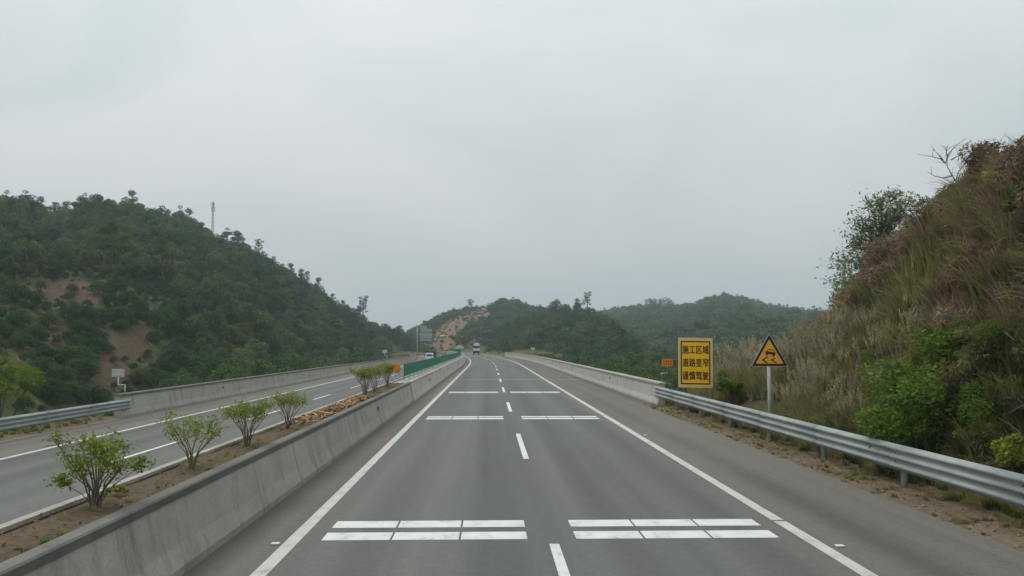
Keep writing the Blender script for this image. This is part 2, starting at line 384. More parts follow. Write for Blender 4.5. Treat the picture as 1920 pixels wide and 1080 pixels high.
class Hill:
    """ridge given by photo columns (px, skyline py, ridge depth Y, toe depth Y, tree height); rows run toe -> ridge -> back"""
    def __init__(s, name, label, cols, mat, power=0.75, nu=90, nv=46, back=140, toez=VAL - 1.0, seed=1, amp=2.0):
        px = np.array([c[0] for c in cols], float)
        cu = np.linspace(px[0], px[-1], nu)
        sil = np.interp(cu, px, [c[1] for c in cols]); ry = np.interp(cu, px, [c[2] for c in cols]); ty = np.interp(cu, px, [c[3] for c in cols])
        th = np.interp(cu, px, [c[4] for c in cols])
        nf = int(nv * 0.72)
        G = np.zeros((nu, nv, 3))
        for i in range(nu):
            rp = P(cu[i], sil[i], ry[i]); rz = rp.z - th[i]
            for j in range(nv):
                if j <= nf:
                    t = j / nf; Y = ty[i] + (ry[i] - ty[i]) * t
                    z = toez + (rz - toez) * t ** power
                    env = min(1, t * 4) * (1 if t < 0.9 else 0.4)
                else:
                    t = (j - nf) / (nv - 1 - nf); Y = ry[i] + back * t
                    z = rz + (toez - rz) * t ** 1.4; env = 0.4
                X = (rp.x / rp.y) * Y
                z += env * amp * mnoise.noise((X * 0.03, Y * 0.03, seed * 7.3)) + env * 0.5 * mnoise.noise((X * 0.15, Y * 0.15, seed))
                G[i, j] = (X, Y, z)
        s.G = G; s.nu = nu; s.nv = nv; s.nf = nf
        f = [(i * nv + j, i * nv + j + 1, (i + 1) * nv + j + 1, (i + 1) * nv + j) for i in range(nu - 1) for j in range(nv - 1)]
        s.o = mk(name, G.reshape(-1, 3), [q[::-1] for q in f], mat, smooth=True)
        tag(s.o, label, 'hill', kind='structure')
        A = G[1:, 1:, :2] - G[:-1, :-1, :2]; B = G[1:, :-1, :2] - G[:-1, 1:, :2]
        s.area = np.abs(A[..., 0] * B[..., 1] - A[..., 1] * B[..., 0]) / 2
    def bare(s, polys, zone=None):
        a = s.o.data.attributes.new('bare', 'FLOAT', 'POINT'); vals = []
        for q in s.G.reshape(-1, 3):
            x, y = proj(q); b = 0.0
            if zone and inpoly(x, y, zone): b = 0.28
            if any(inpoly(x, y, pl) for pl in polys): b = 1.0
            vals.append(b)
        a.data.foreach_set('value', np.array(vals, np.float32))
    def at(s, u, v):
        i = min(int(u), s.nu - 2); j = min(int(v), s.nv - 2); a = u - i; b = v - j; G = s.G
        return (G[i, j] * (1 - a) * (1 - b) + G[i + 1, j] * a * (1 - b) + G[i, j + 1] * (1 - a) * b + G[i + 1, j + 1] * a * b)
    def scatter(s, n, dist, vmax=None, accept=None):
        vm = vmax or s.nf + 2
        ar = s.area[:, :vm].ravel(); ar = ar / ar.sum()
        ids = rng.choice(len(ar), n, p=ar); used = {}; res = []
        for k in ids:
            i, j = divmod(int(k), vm)
            p = s.at(i + rng.random(), j + rng.random())
            if accept and not accept(p): continue
            dd = dist(p) if callable(dist) else dist
            c = (int(p[0] // dd), int(p[1] // dd)); ok = True
            for ax in (-1, 0, 1):
                for ay in (-1, 0, 1):
                    for q in used.get((c[0] + ax, c[1] + ay), ()):
                        if (q[0] - p[0]) ** 2 + (q[1] - p[1]) ** 2 < dd * dd: ok = False
            if ok: used.setdefault(c, []).append(p); res.append(p)
        return res

def toe(px, X=-38): return X * F / (px - 917)
left_hill = Hill('left_hill', 'steep wooded hill with bare orange earth patches beyond the left parapet',
    [(-220, 392, 300, toe(-220), 5), (-60, 372, 305, toe(-60), 7), (0, 366, 310, toe(0), 8), (60, 370, 315, toe(60), 8), (105, 396, 318, toe(105), 8), (150, 376, 322, toe(150), 8),
     (200, 370, 330, toe(200), 8), (250, 380, 335, toe(250), 7), (300, 402, 340, toe(300), 6), (350, 418, 345, toe(350), 5), (400, 436, 350, toe(400), 6), (450, 452, 355, toe(450), 6),
     (500, 482, 362, toe(500), 5), (560, 521, 370, toe(560), 5), (600, 545, 376, toe(600), 5), (640, 572, 385, toe(640), 5), (700, 602, 400, toe(700), 6), (735, 610, 410, toe(735, -34), 6), (765, 622, 420, toe(765, -36), 6),
     (785, 640, 425, 385, 6), (800, 652, 430, 410, 5)], M['left_cover'], power=0.74, nu=190, nv=90, seed=2)
left_hill.bare(BARE, [(-60, 520), (60, 518), (220, 526), (300, 620), (300, 760), (-60, 800)])
mid_hill = Hill('middle_hill', 'wooded hill with a red earth cut at the far end of the road',
    [(720, 640, 620, 420, 3.0), (760, 622, 620, 400, 3.0), (790, 607, 620, 385, 3.0), (820, 590, 620, 375, 3.0), (850, 578, 620, 370, 3.0), (880, 574, 615, 365, 3.0), (910, 572, 610, 360, 3.0), (940, 561, 600, 355, 4.0),
     (970, 562, 600, 350, 4.0), (1000, 575, 600, 350, 4.0), (1040, 582, 600, 350, 4.0), (1100, 600, 600, 350, 4.0), (1160, 625, 600, 350, 4.0)], M['mid_cover'], power=0.85, nu=150, nv=80, toez=-2.0, seed=3)
mid_hill.bare([SCAR], [(770, 640), (800, 628), (860, 625), (930, 640), (930, 670), (760, 670)])
near_hill = Hill('wooded_spur', 'dark wooded spur rising beyond the right parapet',
    [(915, 640, 420, 300, 6), (945, 612, 415, 275, 7), (980, 588, 410, 262, 7), (1010, 578, 405, 250, 7), (1045, 570, 400, 240, 8), (1080, 566, 395, 230, 8), (1110, 572, 390, 218, 8), (1135, 583, 380, 205, 8),
     (1165, 602, 370, 190, 8), (1200, 632, 350, 175, 8), (1240, 666, 330, 165, 8), (1290, 700, 310, 160, 8)], M['under'], power=0.7, nu=60, nv=40, seed=4, back=120)
far_hill = Hill('far_right_hill', 'distant hazy wooded hill with a rounded summit on the right',
    [(1040, 600, 900, 420, 8), (1100, 588, 900, 400, 8), (1150, 574, 900, 380, 8), (1200, 567, 900, 330, 8), (1250, 568, 890, 300, 8), (1300, 567, 880, 260, 8), (1330, 553, 870, 230, 8), (1360, 548, 870, 210, 8), (1400, 556, 870, 190, 8),
     (1450, 571, 870, 170, 8), (1500, 578, 860, 150, 8), (1560, 583, 850, 130, 8), (1640, 588, 840, 130, 8), (1760, 590, 830, 130, 8), (1900, 590, 820, 130, 8)], M['under'], power=0.95, nu=90, nv=60, seed=5, back=200, amp=5)

# ------------------------------------------------------------------ carriageways
road = thing('road', (0, 0, 0), 'grey asphalt carriageway with white lane markings', 'road', kind='structure')
sweep('lane_surface', [(-2.92, 0), (0.93, 0), (4.78, 0)], -12, 420, M['asphalt'], road, 4)
sh = thing('road_shoulder', (0, 0, 0), 'brownish asphalt shoulder strips beside the carriageway', 'shoulder', kind='structure')
sweep('shoulder_surface', [(-3.9, -0.002), (-2.92, -0.002)], -12, 420, M['shoulder'], sh, 4)
sweep('shoulder_surface', [(4.78, -0.002), (7.35, -0.004), ], -12, 39.8, M['shoulder'], sh, 4)
sweep('shoulder_surface', [(4.78, -0.002), (8.2, -0.002)], 39.8, 420, M['shoulder'], sh, 4)
sweep('edge_line', [(-2.92, 0.004), (-2.72, 0.004)], -12, 415, M['paint'], road, 4)
sweep('edge_line', [(4.56, 0.004), (4.76, 0.004)], -12, 13.6, M['paint'], road, 4)
sweep('edge_line', [(4.56, 0.004), (4.76, 0.004)], 13.68, 415, M['paint'], road, 4)
y = 12.16 - 15 - 6
while y < 300:
    sweep('lane_dash', [(0.86, 0.004), (1.00, 0.004)], y, y + 6.0, M['paint_new'], road, 3); y += 15.0
for y0, m in ((12.47, 'paint_new'), (32.5, 'paint_new'), (50.4, 'paint_new')):
    for dy in (0.0, 0.83):
        for x0 in (-2.42, 1.28):
            for k in range(3):
                a = x0 + k * 1.0 + (0.015 if k else 0); b = x0 + (k + 1) * 1.0 - 0.015
                mb = MB(); c = 0.02; y1 = y0 + dy; y2 = y1 + 0.49
                mb.add([(a, y1, 0.002), (b, y1, 0.002), (b, y2, 0.002), (a, y2, 0.002), (a + c, y1 + c, 0.008), (b - c, y1 + c, 0.008), (b - c, y2 - c, 0.008), (a + c, y2 - c, 0.008)],
                       [(4, 5, 6, 7), (0, 1, 5, 4), (1, 2, 6, 5), (2, 3, 7, 6), (3, 0, 4, 7)])
                mb.build('rumble_strip', M[m], road)
sweep('expansion_joint', [(-3.7, 0.006), (7.8, 0.006)], 69.6, 70.3, M['joint'], road, 1)
for x, yy in ((4.92, 11.9), (-3.02, 12.25), (4.90, 26.5)):
    MB().box((x - 0.06, yy - 0.05, 0), (x + 0.06, yy + 0.05, 0.022), 0.008).build('road_stud', M['paint_new'], road)

oroad = thing('opposite_road', (0, 0, ZO), 'lower asphalt carriageway for oncoming traffic left of the median', 'road', kind='structure')
sweep('lane_surface', [(-15.46, ZO), (-11.6, ZO), (-7.75, ZO)], -12, 420, M['asphalt'], oroad, 4, dev2)
sweep('shoulder_surface', [(-18.35, ZO - 0.002), (-15.46, ZO - 0.002)], -12, 420, M['shoulder'], oroad, 4, dev2)
sweep('shoulder_surface', [(-7.75, ZO - 0.002), (-5.0, ZO - 0.002)], -12, 420, M['shoulder'], oroad, 4, dev2)
sweep('edge_line', [(-15.45, ZO + 0.004), (-15.25, ZO + 0.004)], -12, 415, M['paint'], oroad, 4, dev2)
sweep('edge_line', [(-7.95, ZO + 0.004), (-7.75, ZO + 0.004)], -12, 415, M['paint'], oroad, 4, dev2)
y = 26.4 - 45
while y < 300:
    sweep('lane_dash', [(-11.67, ZO + 0.004), (-11.53, ZO + 0.004)], y, y + 6.0, M['paint_new'], oroad, 3, dev2); y += 15.0
# bridge deck under both carriageways
deck = thing('bridge_deck', (0, 45, -1.6), 'concrete bridge deck carrying both carriageways over the valley', 'bridge', kind='structure')
sweep('deck_slab', [(8.5, -0.05), (8.5, -0.9), (6.5, -1.9), (-2.5, -1.9), (-4.4, -0.9), (-4.4, -0.05)], 39.7, 240, M['conc'], deck, 8, dev, True)
sweep('deck_slab', [(-5.2, ZO - 0.05), (-5.2, -1.6), (-7, -2.5), (-16.5, -2.5), (-18.6, -1.6), (-18.6, ZO - 0.05)], 42.5, 240, M['conc'], deck, 8, dev2, True)
for yy in (70, 100, 130, 160, 190, 218):
    for x, zz, dv in ((0, -1.9, dev), (4.5, -1.9, dev), (-9.5, -2.5, dev2), (-14.5, -2.5, dev2)):
        MB().tube([(x - dv(yy), yy, VAL - 3), (x - dv(yy), yy, zz)], 0.7, 14).build('pier', M['conc'], deck, True)

# ------------------------------------------------------------------ walls
def wall(name, label, prof, cop, spans, mats, dv=dev, panel=10.0, copm='coping'):
    t = thing(name, (prof[0][0] - dv(spans[0]), spans[0], prof[0][1]), label, 'concrete barrier')
    ys = [spans[0]]
    while ys[-1] < spans[1] - 0.5: ys.append(min(ys[-1] + panel, spans[1]))
    for k in range(len(ys) - 1):
        sweep('wall_panel', prof, ys[k] + 0.02, ys[k + 1] - 0.02, mats, t, 5, dv, True)
        sweep('coping', cop, ys[k] + 0.006, ys[k + 1] - 0.006, M[copm], t, 5, dv, True)
    return t
# near median wall, beside the camera
wall('median_barrier', 'long low concrete barrier with dark coping along the shrub planted median',
     [(-3.76, -0.05), (-3.76, 0.10), (-3.85, 0.34), (-3.97, 0.86), (-4.12, 0.86), (-4.12, -0.8), (-3.76, -0.8)],
     [(-3.95, 0.87), (-3.945, 0.955), (-3.965, 0.975), (-4.13, 0.975), (-4.13, 0.87)], (-8, 42.6), M['conc'], panel=12.65)
wall('median_barrier', 'concrete barrier with pale coping below the green median fence on the bridge',
     [(-3.74, -0.05), (-3.74, 0.10), (-3.83, 0.34), (-3.95, 0.90), (-4.12, 0.90), (-4.12, -0.8), (-3.74, -0.8)],
     [(-3.93, 0.91), (-3.93, 0.985), (-3.95, 1.0), (-4.14, 1.0), (-4.14, 0.91)], (42.72, 300), M['conc_pale'], panel=12, copm='coping_pale')
wall('median_retaining_wall', 'retaining wall on the far side of the shrub planted median',
     [(-5.0, -0.9), (-5.0, 0.90), (-5.12, 0.90), (-5.2, -0.9)], [(-4.94, 0.91), (-4.94, 0.96), (-5.06, 0.96), (-5.06, 0.91)], (-8, 300), M['conc'], panel=14, copm='conc')
wall('right_parapet', 'pale stained concrete parapet curving along the right side of the bridge',
     [(7.92, -0.06), (7.92, 0.10), (8.0, 0.32), (8.06, 0.97), (8.28, 0.97), (8.30, -0.9), (7.95, -0.9)],
     [(8.0, 0.98), (8.0, 1.05), (8.02, 1.07), (8.34, 1.07), (8.34, 0.98)], (39.7, 226), M['conc_pale'], copm='coping_pale')
wall('left_parapet', 'grey concrete parapet along the outer side of the opposite carriageway',
     [(-18.2, ZO - 0.05), (-18.2, ZO + 0.1), (-18.29, ZO + 0.34), (-18.4, ZO + 1.04), (-18.62, ZO + 1.04), (-18.64, ZO - 0.9), (-18.25, ZO - 0.9)],
     [(-18.34, ZO + 1.05), (-18.34, ZO + 1.13), (-18.36, ZO + 1.15), (-18.7, ZO + 1.15), (-18.7, ZO + 1.05)], (42.7, 300), M['conc'], dev2)

def slots(wname_label, x, z, ys, dv, side):
    t = next(o for o in bpy.data.objects if o.get('label') == wname_label)
    for yy in ys:
        MB().box((x - dv(yy) - .03, yy - .06, z - .08), (x - dv(yy) + .03, yy + .06, z + .08), .008).build('reflector', M['car_dark'], t)
slots('long low concrete barrier with dark coping along the shrub planted median', -3.91, .58, (5, 30), dev, 1)
slots('concrete barrier with pale coping below the green median fence on the bridge', -3.88, .58, (55.5, 80, 105, 130), dev, 1)
slots('pale stained concrete parapet curving along the right side of the bridge', 8.03, .68, (56, 81, 106, 131, 156), dev, -1)
slots('grey concrete parapet along the outer side of the opposite carriageway', -18.34, ZO + .68, (59, 84, 109, 134), dev2, 1)

# median fill
def fill(name, prof, Y0, Y1, mat, label, amp=0.03):
    o = sweep(name, prof, Y0, Y1, mat, None, 0.4 if Y1 < 60 else 4)
    for v in o.data.vertices:
        v.co.z += amp * mnoise.noise((v.co.x * 4, v.co.y * 1.6, 3)) + amp * 0.6 * mnoise.noise((v.co.x * 9, v.co.y * 5, 9))
    return tag(o, label, 'ground', kind='structure')
fill('median_bed', [(-4.12 - 0.12 * k, 0.90 + 0.05 * math.sin(k * 0.45)) for k in range(8)], -8, 42.6, M['median_soil'], 'brown earth bed of the median planted with shrubs', 0.035)
fill('median_cover', [(-4.13, 0.93), (-4.98, 0.90)], 42.7, 300, M['conc'], 'grey concrete cover strip of the median on the bridge', 0.0)

# verges
def verge(name, x0, x1, n, Y0, Y1, zf, mat, label):
    xs = np.linspace(x0, x1, n); ys = np.arange(Y0, Y1 + 0.01, 0.4)
    v = [(x, yy, zf(x, yy)) for yy in ys for x in xs]
    f = [(j * n + i, j * n + i + 1, (j + 1) * n + i + 1, (j + 1) * n + i) for j in range(len(ys) - 1) for i in range(n - 1)]
    return tag(mk(name, v, f, mat, smooth=True), label, 'ground', kind='structure')
def vz(x, yy):
    e = sst(7.15, 7.6, x + 0.22 * mnoise.noise((yy * 0.5, 3, 0)) + 0.10 * mnoise.noise((yy * 2.1, 7, 0)))
    return -0.05 + e * (0.085 + 0.05 * mnoise.noise((x * 1.5, yy * 0.9, 0)) + 0.025 * mnoise.noise((x * 5, yy * 4, 2)))
verge('right_verge', 7.0, 9.9, 20, -8, 41, vz, M['verge_soil'], 'dusty brown earth verge under the right guardrail')
def vzl(x, yy):
    e = 1 - sst(-18.5, -18.1, x + 0.15 * mnoise.noise((yy * 0.7, 5, 0)))
    return ZO - 0.05 + e * (0.09 + 0.05 * mnoise.noise((x * 1.5, yy, 4))) - max(0, -19.9 - x) * 0.35
verge('left_verge', -22.5, -17.9, 22, -8, 44, vzl, M['verge_soil'], 'dusty brown earth verge under the left guardrail')

# ------------------------------------------------------------------ right cut bank
CREST = [(1925, 300, 20), (1885, 303, 21.5), (1842, 324, 23), (1800, 366, 25.5), (1742, 398, 27.5), (1706, 440, 29.5), (1684, 476, 31.5), (1670, 516, 33.5), (1634, 562, 37), (1600, 588, 40), (1572, 603, 43)]
YB = [-12, 0, 8, 14]; CX = [11.4, 11.7, 11.9, 12.2]; CZ = [6.6, 6.8, 6.8, 6.9]
for cpx, cpy, cY in CREST:
    q = P(cpx, cpy, cY); YB.append(cY); CX.append(q.x); CZ.append(q.z - float(np.interp(cY, [20, 23, 26, 30, 43], [0.45, 0.2, 0.55, 1.2, 1.1])))
YB += [46, 50, 58]; CX += [18.3, 19, 20]; CZ += [1.8, -2, -9]
TZ = [0.05 if y_ < 38 else float(np.interp(y_, [38, 43, 46, 50, 58], [0.05, -0.2, -1.5, -4, -9])) for y_ in YB]
bank_y = np.arange(-12, 58.1, 0.8); bn = 26
def bank_pt(s, yy):
    cx = np.interp(yy, YB, CX); cz = np.interp(yy, YB, CZ); tz = np.interp(yy, YB, TZ); tx = 9.5
    if s <= 1:
        x = tx + (cx - tx) * s; z = tz + (cz - tz) * (0.55 * s + 0.45 * (s * s * (3 - 2 * s)))
        z += 0.75 * mnoise.noise((x * 0.45, yy * 0.3, 1)) * min(1, s * 3) + 0.28 * mnoise.noise((x * 1.0, yy * 0.8, 6)) * min(1, s * 3) + 0.12 * mnoise.noise((x * 1.7, yy * 1.5, 1)) * min(1, s * 4)
    else:
        q = s - 1; x = cx + q * 14; z = cz + 0.4 * math.sin(min(q, 1) * 3) - max(0, q - 0.4) ** 1.3 * 9
        z += 0.75 * mnoise.noise((x * 0.45, yy * 0.3, 1)) + 0.28 * mnoise.noise((x * 1.0, yy * 0.8, 6))
    return (x, yy, z)
ss = list(np.linspace(0, 1, 17)) + list(np.linspace(1.08, 3.0, bn - 17))
bv = [bank_pt(s, yy) for yy in bank_y for s in ss]
bf = [(j * bn + i, j * bn + i + 1, (j + 1) * bn + i + 1, (j + 1) * bn + i) for j in range(len(bank_y) - 1) for i in range(bn - 1)]
tag(mk('right_bank', bv, bf, M['bank_soil'], smooth=True), 'steep cut bank of brown earth behind the right guardrail', 'bank', kind='structure')

# ------------------------------------------------------------------ guardrails
def beam_profile(x, zc, side):
    H = 0.506; n = 24; pts = []
    for i in range(n + 1):
        t = i / n; z = zc - H / 2 + H * t
        wv = 0.5 - 0.5 * math.cos(2 * math.pi * 3 * t); wv = wv ** 0.75
        pts.append((x + side * (0.083 * (1 - wv)), z))
    return pts
def guardrail(name, label, x, z0, Y0, Y1, side, dv):
    t = thing(name, (x, Y0, z0), label, 'guardrail')
    pf = beam_profile(x, z0 + 0.63, side)
    back = [(a + side * 0.006, z) for a, z in pf[::-1]]
    y0 = Y0
    while y0 < Y1 - 0.1:
        y1 = min(y0 + 4.0, Y1)
        b = sweep('beam', [(a - side * 0.0, z) for a, z in pf + back], y0, y1 + 0.15, M['galv'], t, 4, dv, True, True)
        o = 0.004 if int(round((y0 - Y0) / 4)) % 2 else 0.0
        b.location.x += -side * o
        for kz in (-0.085, 0.085):
            MB().tube([(x + side * (0.074), y0 + 0.07, z0 + 0.63 + kz), (x + side * 0.058, y0 + 0.07, z0 + 0.63 + kz)], 0.019, 6).build('bolt', M['bolt'], t)
        px = x + side * 0.24
        MB().tube([(px, y0 + 0.07, z0 - 0.5), (px, y0 + 0.07, z0 + 0.78)], 0.065, 10).build('post', M['galv_post'], t, True)
        MB().box((min(x + side * 0.088, px), y0 - 0.0, z0 + 0.50), (max(x + side * 0.088, px), y0 + 0.14, z0 + 0.76), 0.01).build('spacer_block', M['galv_post'], t)
        y0 = y1
    return t
guardrail('guardrail', 'grey three wave steel guardrail in front of the grassy bank on the right', 7.93, 0.0, 0.5, 40.4, 1, dev)
guardrail('guardrail', 'grey steel guardrail leading into the left parapet', -18.12, ZO, 19.2, 43.4, -1, dev2)

# ------------------------------------------------------------------ plants: mesh makers
def leaves(pts, size, up=0.5, aspect=0.5, jitter=0.35, out=None, bend=0.0):
    """diamond leaves at pts; returns verts, faces as arrays"""
    n = len(pts); pts = np.asarray(pts, float)
    d = rng.normal(size=(n, 3)); d[:, 2] *= 0.6
    if out is not None: d = d * 0.7 + out
    d /= np.linalg.norm(d, axis=1)[:, None] + 1e-9
    nr = rng.normal(size=(n, 3)); nr[:, 2] += up * 3
    sd = np.cross(d, nr); sd /= np.linalg.norm(sd, axis=1)[:, None] + 1e-9
    sz = size * (1 + jitter * rng.uniform(-1, 1, n))[:, None]
    nn = np.cross(sd, d)
    a = pts - d * sz * 0.5; b = pts + sd * sz * aspect * 0.5 + nn * sz * bend; c = pts + d * sz * 0.5; e = pts - sd * sz * aspect * 0.5 + nn * sz * bend
    v = np.stack([a, b, c, e], 1).reshape(-1, 3)
    f = np.arange(4 * n).reshape(-1, 4)
    return v, f

def lump_points(lumps, n):
    """points in the outer shells of ellipsoid lumps (centre, radii)"""
    wts = np.array([r[0] * r[1] + r[2] * r[0] for c, r in lumps]); wts = wts / wts.sum()
    k = rng.choice(len(lumps), n, p=wts)
    c = np.array([lumps[i][0] for i in k]); r = np.array([lumps[i][1] for i in k])
    d = rng.normal(size=(n, 3)); d /= np.linalg.norm(d, axis=1)[:, None]
    rad = rng.uniform(0.45, 1.08, n) ** 0.6
    return c + d * r * rad[:, None], d

def raw_mesh(name, v, f, mats, mi=None, smooth=False):
    me = bpy.data.meshes.new(name)
    v = np.asarray(v, np.float32); f = np.asarray(f, np.int32)
    nf, k = f.shape
    me.vertices.add(len(v)); me.vertices.foreach_set('co', v.ravel())
    me.loops.add(nf * k); me.loops.foreach_set('vertex_index', f.ravel())
    me.polygons.add(nf); me.polygons.foreach_set('loop_start', np.arange(0, nf * k, k, dtype=np.int32))
    for m in mats: me.materials.append(m)
    if mi is not None: me.polygons.foreach_set('material_index', np.asarray(mi, np.int32))
    if smooth: me.polygons.foreach_set('use_smooth', np.ones(nf, bool))
    me.update(calc_edges=True); me.validate()
    return me

def join(*parts):
    """[(verts, quad faces, matindex)] -> arrays"""
    V = []; Fc = []; MI = []; n = 0
    for v, f, m in parts:
        v = np.asarray(v, float); f = np.asarray(f, int)
        if f.shape[1] == 3: f = np.concatenate([f, f[:, 2:3]], 1)
        V.append(v); Fc.append(f + n); MI += [m] * len(f); n += len(v)
    return np.concatenate(V), np.concatenate(Fc), MI

def branch_mesh(lines, n=5):
    mb = MB()
    for pts, rad in lines: mb.tube(pts, rad, n, cap=False)
    return np.array(mb.v), np.array(mb.f)

class Tree:
    """prototype: trunk mesh, crown mesh and the two joined"""
    def __init__(s, kind, H, W, seed, leafm, n, lsize, aspect=0.6):
        global rng; keep = rng; rng = np.random.default_rng(seed); r = random.Random(seed)
        lumps = []; lines = []
        if kind == 'broad':
            h0 = H * 0.22; lines.append(([(0, 0, -0.8), (r.uniform(-.1, .1) * W, r.uniform(-.1, .1) * W, H * 0.35), (r.uniform(-.1, .1) * W, 0, H * 0.7)], [H * .028, H * .02, H * .008]))
            for k in range(r.randint(14, 20)):
                a = r.uniform(0, 6.28); q = math.sqrt(r.random()) * 0.40 * W; z = h0 + (H - h0) * (r.uniform(0.18, 0.86) ** 0.8) * (1 - 0.35 * (q / (0.4 * W)) ** 2)
                rr = W * r.uniform(0.09, 0.21)
                lumps.append(((q * math.cos(a), q * math.sin(a), z), (rr, rr, rr * r.uniform(0.65, 0.95))))
        elif kind == 'litchi':
            h0 = H * 0.1; lines.append(([(0, 0, -0.6), (0, 0, H * 0.3), (0.2, 0, H * 0.6)], [H * .05, H * .04, H * .015]))
            for k in range(14):
                a = k * 2.4; q = math.sqrt((k + 0.5) / 14) * 0.40 * W; z = H * (0.72 - 0.42 * (q / (0.4 * W)) ** 2) + r.uniform(-.06, .06) * H
                rr = W * r.uniform(0.15, 0.21); lumps.append(((q * math.cos(a), q * math.sin(a), z), (rr, rr, rr * 0.85)))
        elif kind == 'pine':
            lean = r.uniform(-.06, .06) * H
            lines.append(([(0, 0, -0.8), (lean * .4, 0, H * 0.5), (lean, 0, H * 0.95)], [H * .022, H * .016, H * .005]))
            for k in range(r.randint(13, 17)):
                z = H * r.uniform(0.36, 0.97); a = r.uniform(0, 6.28); q = W * 0.42 * r.uniform(0.25, 1) * (1.15 - z / H)*1.6
                c = (lean * z / H + q * math.cos(a), q * math.sin(a), z)
                lines.append(([(lean * z / H, 0, z - 0.08 * H), c], [H * .008, H * .003]))
                rr = W * r.uniform(0.12, 0.22); lumps.append((c, (rr, rr, rr * r.uniform(.5, .8))))
            lumps.append(((lean, 0, H * 0.97), (W * .15, W * .15, W * .1)))
        elif kind == 'tall':     # slender tree: high bare trunk, open crown
            lines.append(([(0, 0, -0.8), (0.1, 0, H * 0.5), (0, 0.1, H * 0.95)], [H * .018, H * .013, H * .004]))
            for k in range(14):
                z = H * (0.40 + 0.55 * k / 13) ; a = k * 2.4 + r.random(); q = W * 0.36 * r.uniform(0.4, 1)
                c = (q * math.cos(a), q * math.sin(a), z + 0.04 * H); lines.append(([(0, 0, z - 0.06 * H), c], [H * .007, H * .003]))
                rr = W * r.uniform(0.12, 0.19); lumps.append((c, (rr, rr, rr * 0.8)))
        for c, rr in lumps:
            if kind == 'broad' : lines.append(([(0, 0, H * 0.3), (c[0] * .6, c[1] * .6, c[2] * .75), c], [H * .012, H * .008, H * .003]))
        p, d = lump_points(lumps, n)
        lv, lf = leaves(p, lsize, 0.45, aspect, 0.4, d * 0.5)
        tv, tf = branch_mesh(lines)
        s.H = H; s.trunk = raw_mesh('trunk', tv, tf, [M['bark']], smooth=True); s.crown = raw_mesh('crown', lv, lf, [leafm])
        v, f, mi = join((tv, tf, 0), (lv, lf, 1)); s.both = raw_mesh('tree', v, f, [M['bark'], leafm], mi)
        rng = keep

PROTO = {
    'broad': [Tree('broad', 7.0, 6.2, 21 + k, M['leaf_forest'], 1700, 0.40) for k in range(5)],
    'remote': [Tree('broad', 7.0, 6.4, 31 + k, M['leaf_forest'], 520, 0.78) for k in range(3)],
    'pine': [Tree('pine', 9.0, 5.0, 41 + k, M['leaf_pine'], 1500, 0.40, 0.35) for k in range(3)],
    'litchi': [Tree('litchi', 3.6, 5.2, 51 + k, M['leaf_litchi'], 3000, 0.24) for k in range(3)],
    'pale': [Tree('broad', 8.0, 5.0, 61 + k, M['leaf_pale'], 4200, 0.22) for k in range(2)],
    'near': [Tree('broad', 8.0, 6.6, 81 + k, M['leaf_forest'], 5200, 0.23) for k in range(3)],
    'tall': [Tree('tall', 13.0, 5.6, 71 + k, M['leaf_forest'], 1500, 0.42) for k in range(2)],
}

def put_tree(kind, k, loc, sc, rz, name, label, group=None, cat='tree'):
    pr = PROTO[kind][k % len(PROTO[kind])]
    e = bpy.data.objects.new(name, None); C.objects.link(e); e.empty_display_size = 0.3
    e.location = loc; e.rotation_euler = (0, 0, rz); e.scale = sc if hasattr(sc, '__len__') else (sc,) * 3
    tag(e, label, cat, group)
    for nm, me in (('trunk', pr.trunk), ('crown', pr.crown)):
        o = bpy.data.objects.new(nm, me); C.objects.link(o); o.parent = e
    return e

# ------------------------------------------------------------------ geometry-nodes scatter for what nobody could count
def scatter_group():
    g = bpy.data.node_groups.new('scatter', 'GeometryNodeTree')
    g.interface.new_socket('Geometry', in_out='INPUT', socket_type='NodeSocketGeometry')
    g.interface.new_socket('Collection', in_out='INPUT', socket_type='NodeSocketCollection')
    g.interface.new_socket('Geometry', in_out='OUTPUT', socket_type='NodeSocketGeometry')
    N = g.nodes; L = g.links
    gi = N.new('NodeGroupInput'); go = N.new('NodeGroupOutput')
    ci = N.new('GeometryNodeCollectionInfo'); ci.inputs['Separate Children'].default_value = True; ci.inputs['Reset Children'].default_value = True
    ip = N.new('GeometryNodeInstanceOnPoints'); ip.inputs['Pick Instance'].default_value = True
    def na(n, ty):
        a = N.new('GeometryNodeInputNamedAttribute'); a.data_type = ty; a.inputs['Name'].default_value = n; return a.outputs['Attribute']
    L.new(gi.outputs['Geometry'], ip.inputs['Points']); L.new(gi.outputs['Collection'], ci.inputs['Collection'])
    L.new(ci.outputs[0], ip.inputs['Instance']); L.new(na('pid', 'INT'), ip.inputs['Instance Index'])
    L.new(na('rot', 'FLOAT_VECTOR'), ip.inputs['Rotation']); L.new(na('scl', 'FLOAT_VECTOR'), ip.inputs['Scale'])
    L.new(ip.outputs[0], go.inputs[0]); return g
SG = scatter_group()
def proto_collection(name, meshes):
    c = bpy.data.collections.new(name)
    for i, me in enumerate(meshes):
        o = bpy.data.objects.new('%s_%02d' % (name, i), me); c.objects.link(o)
    return c
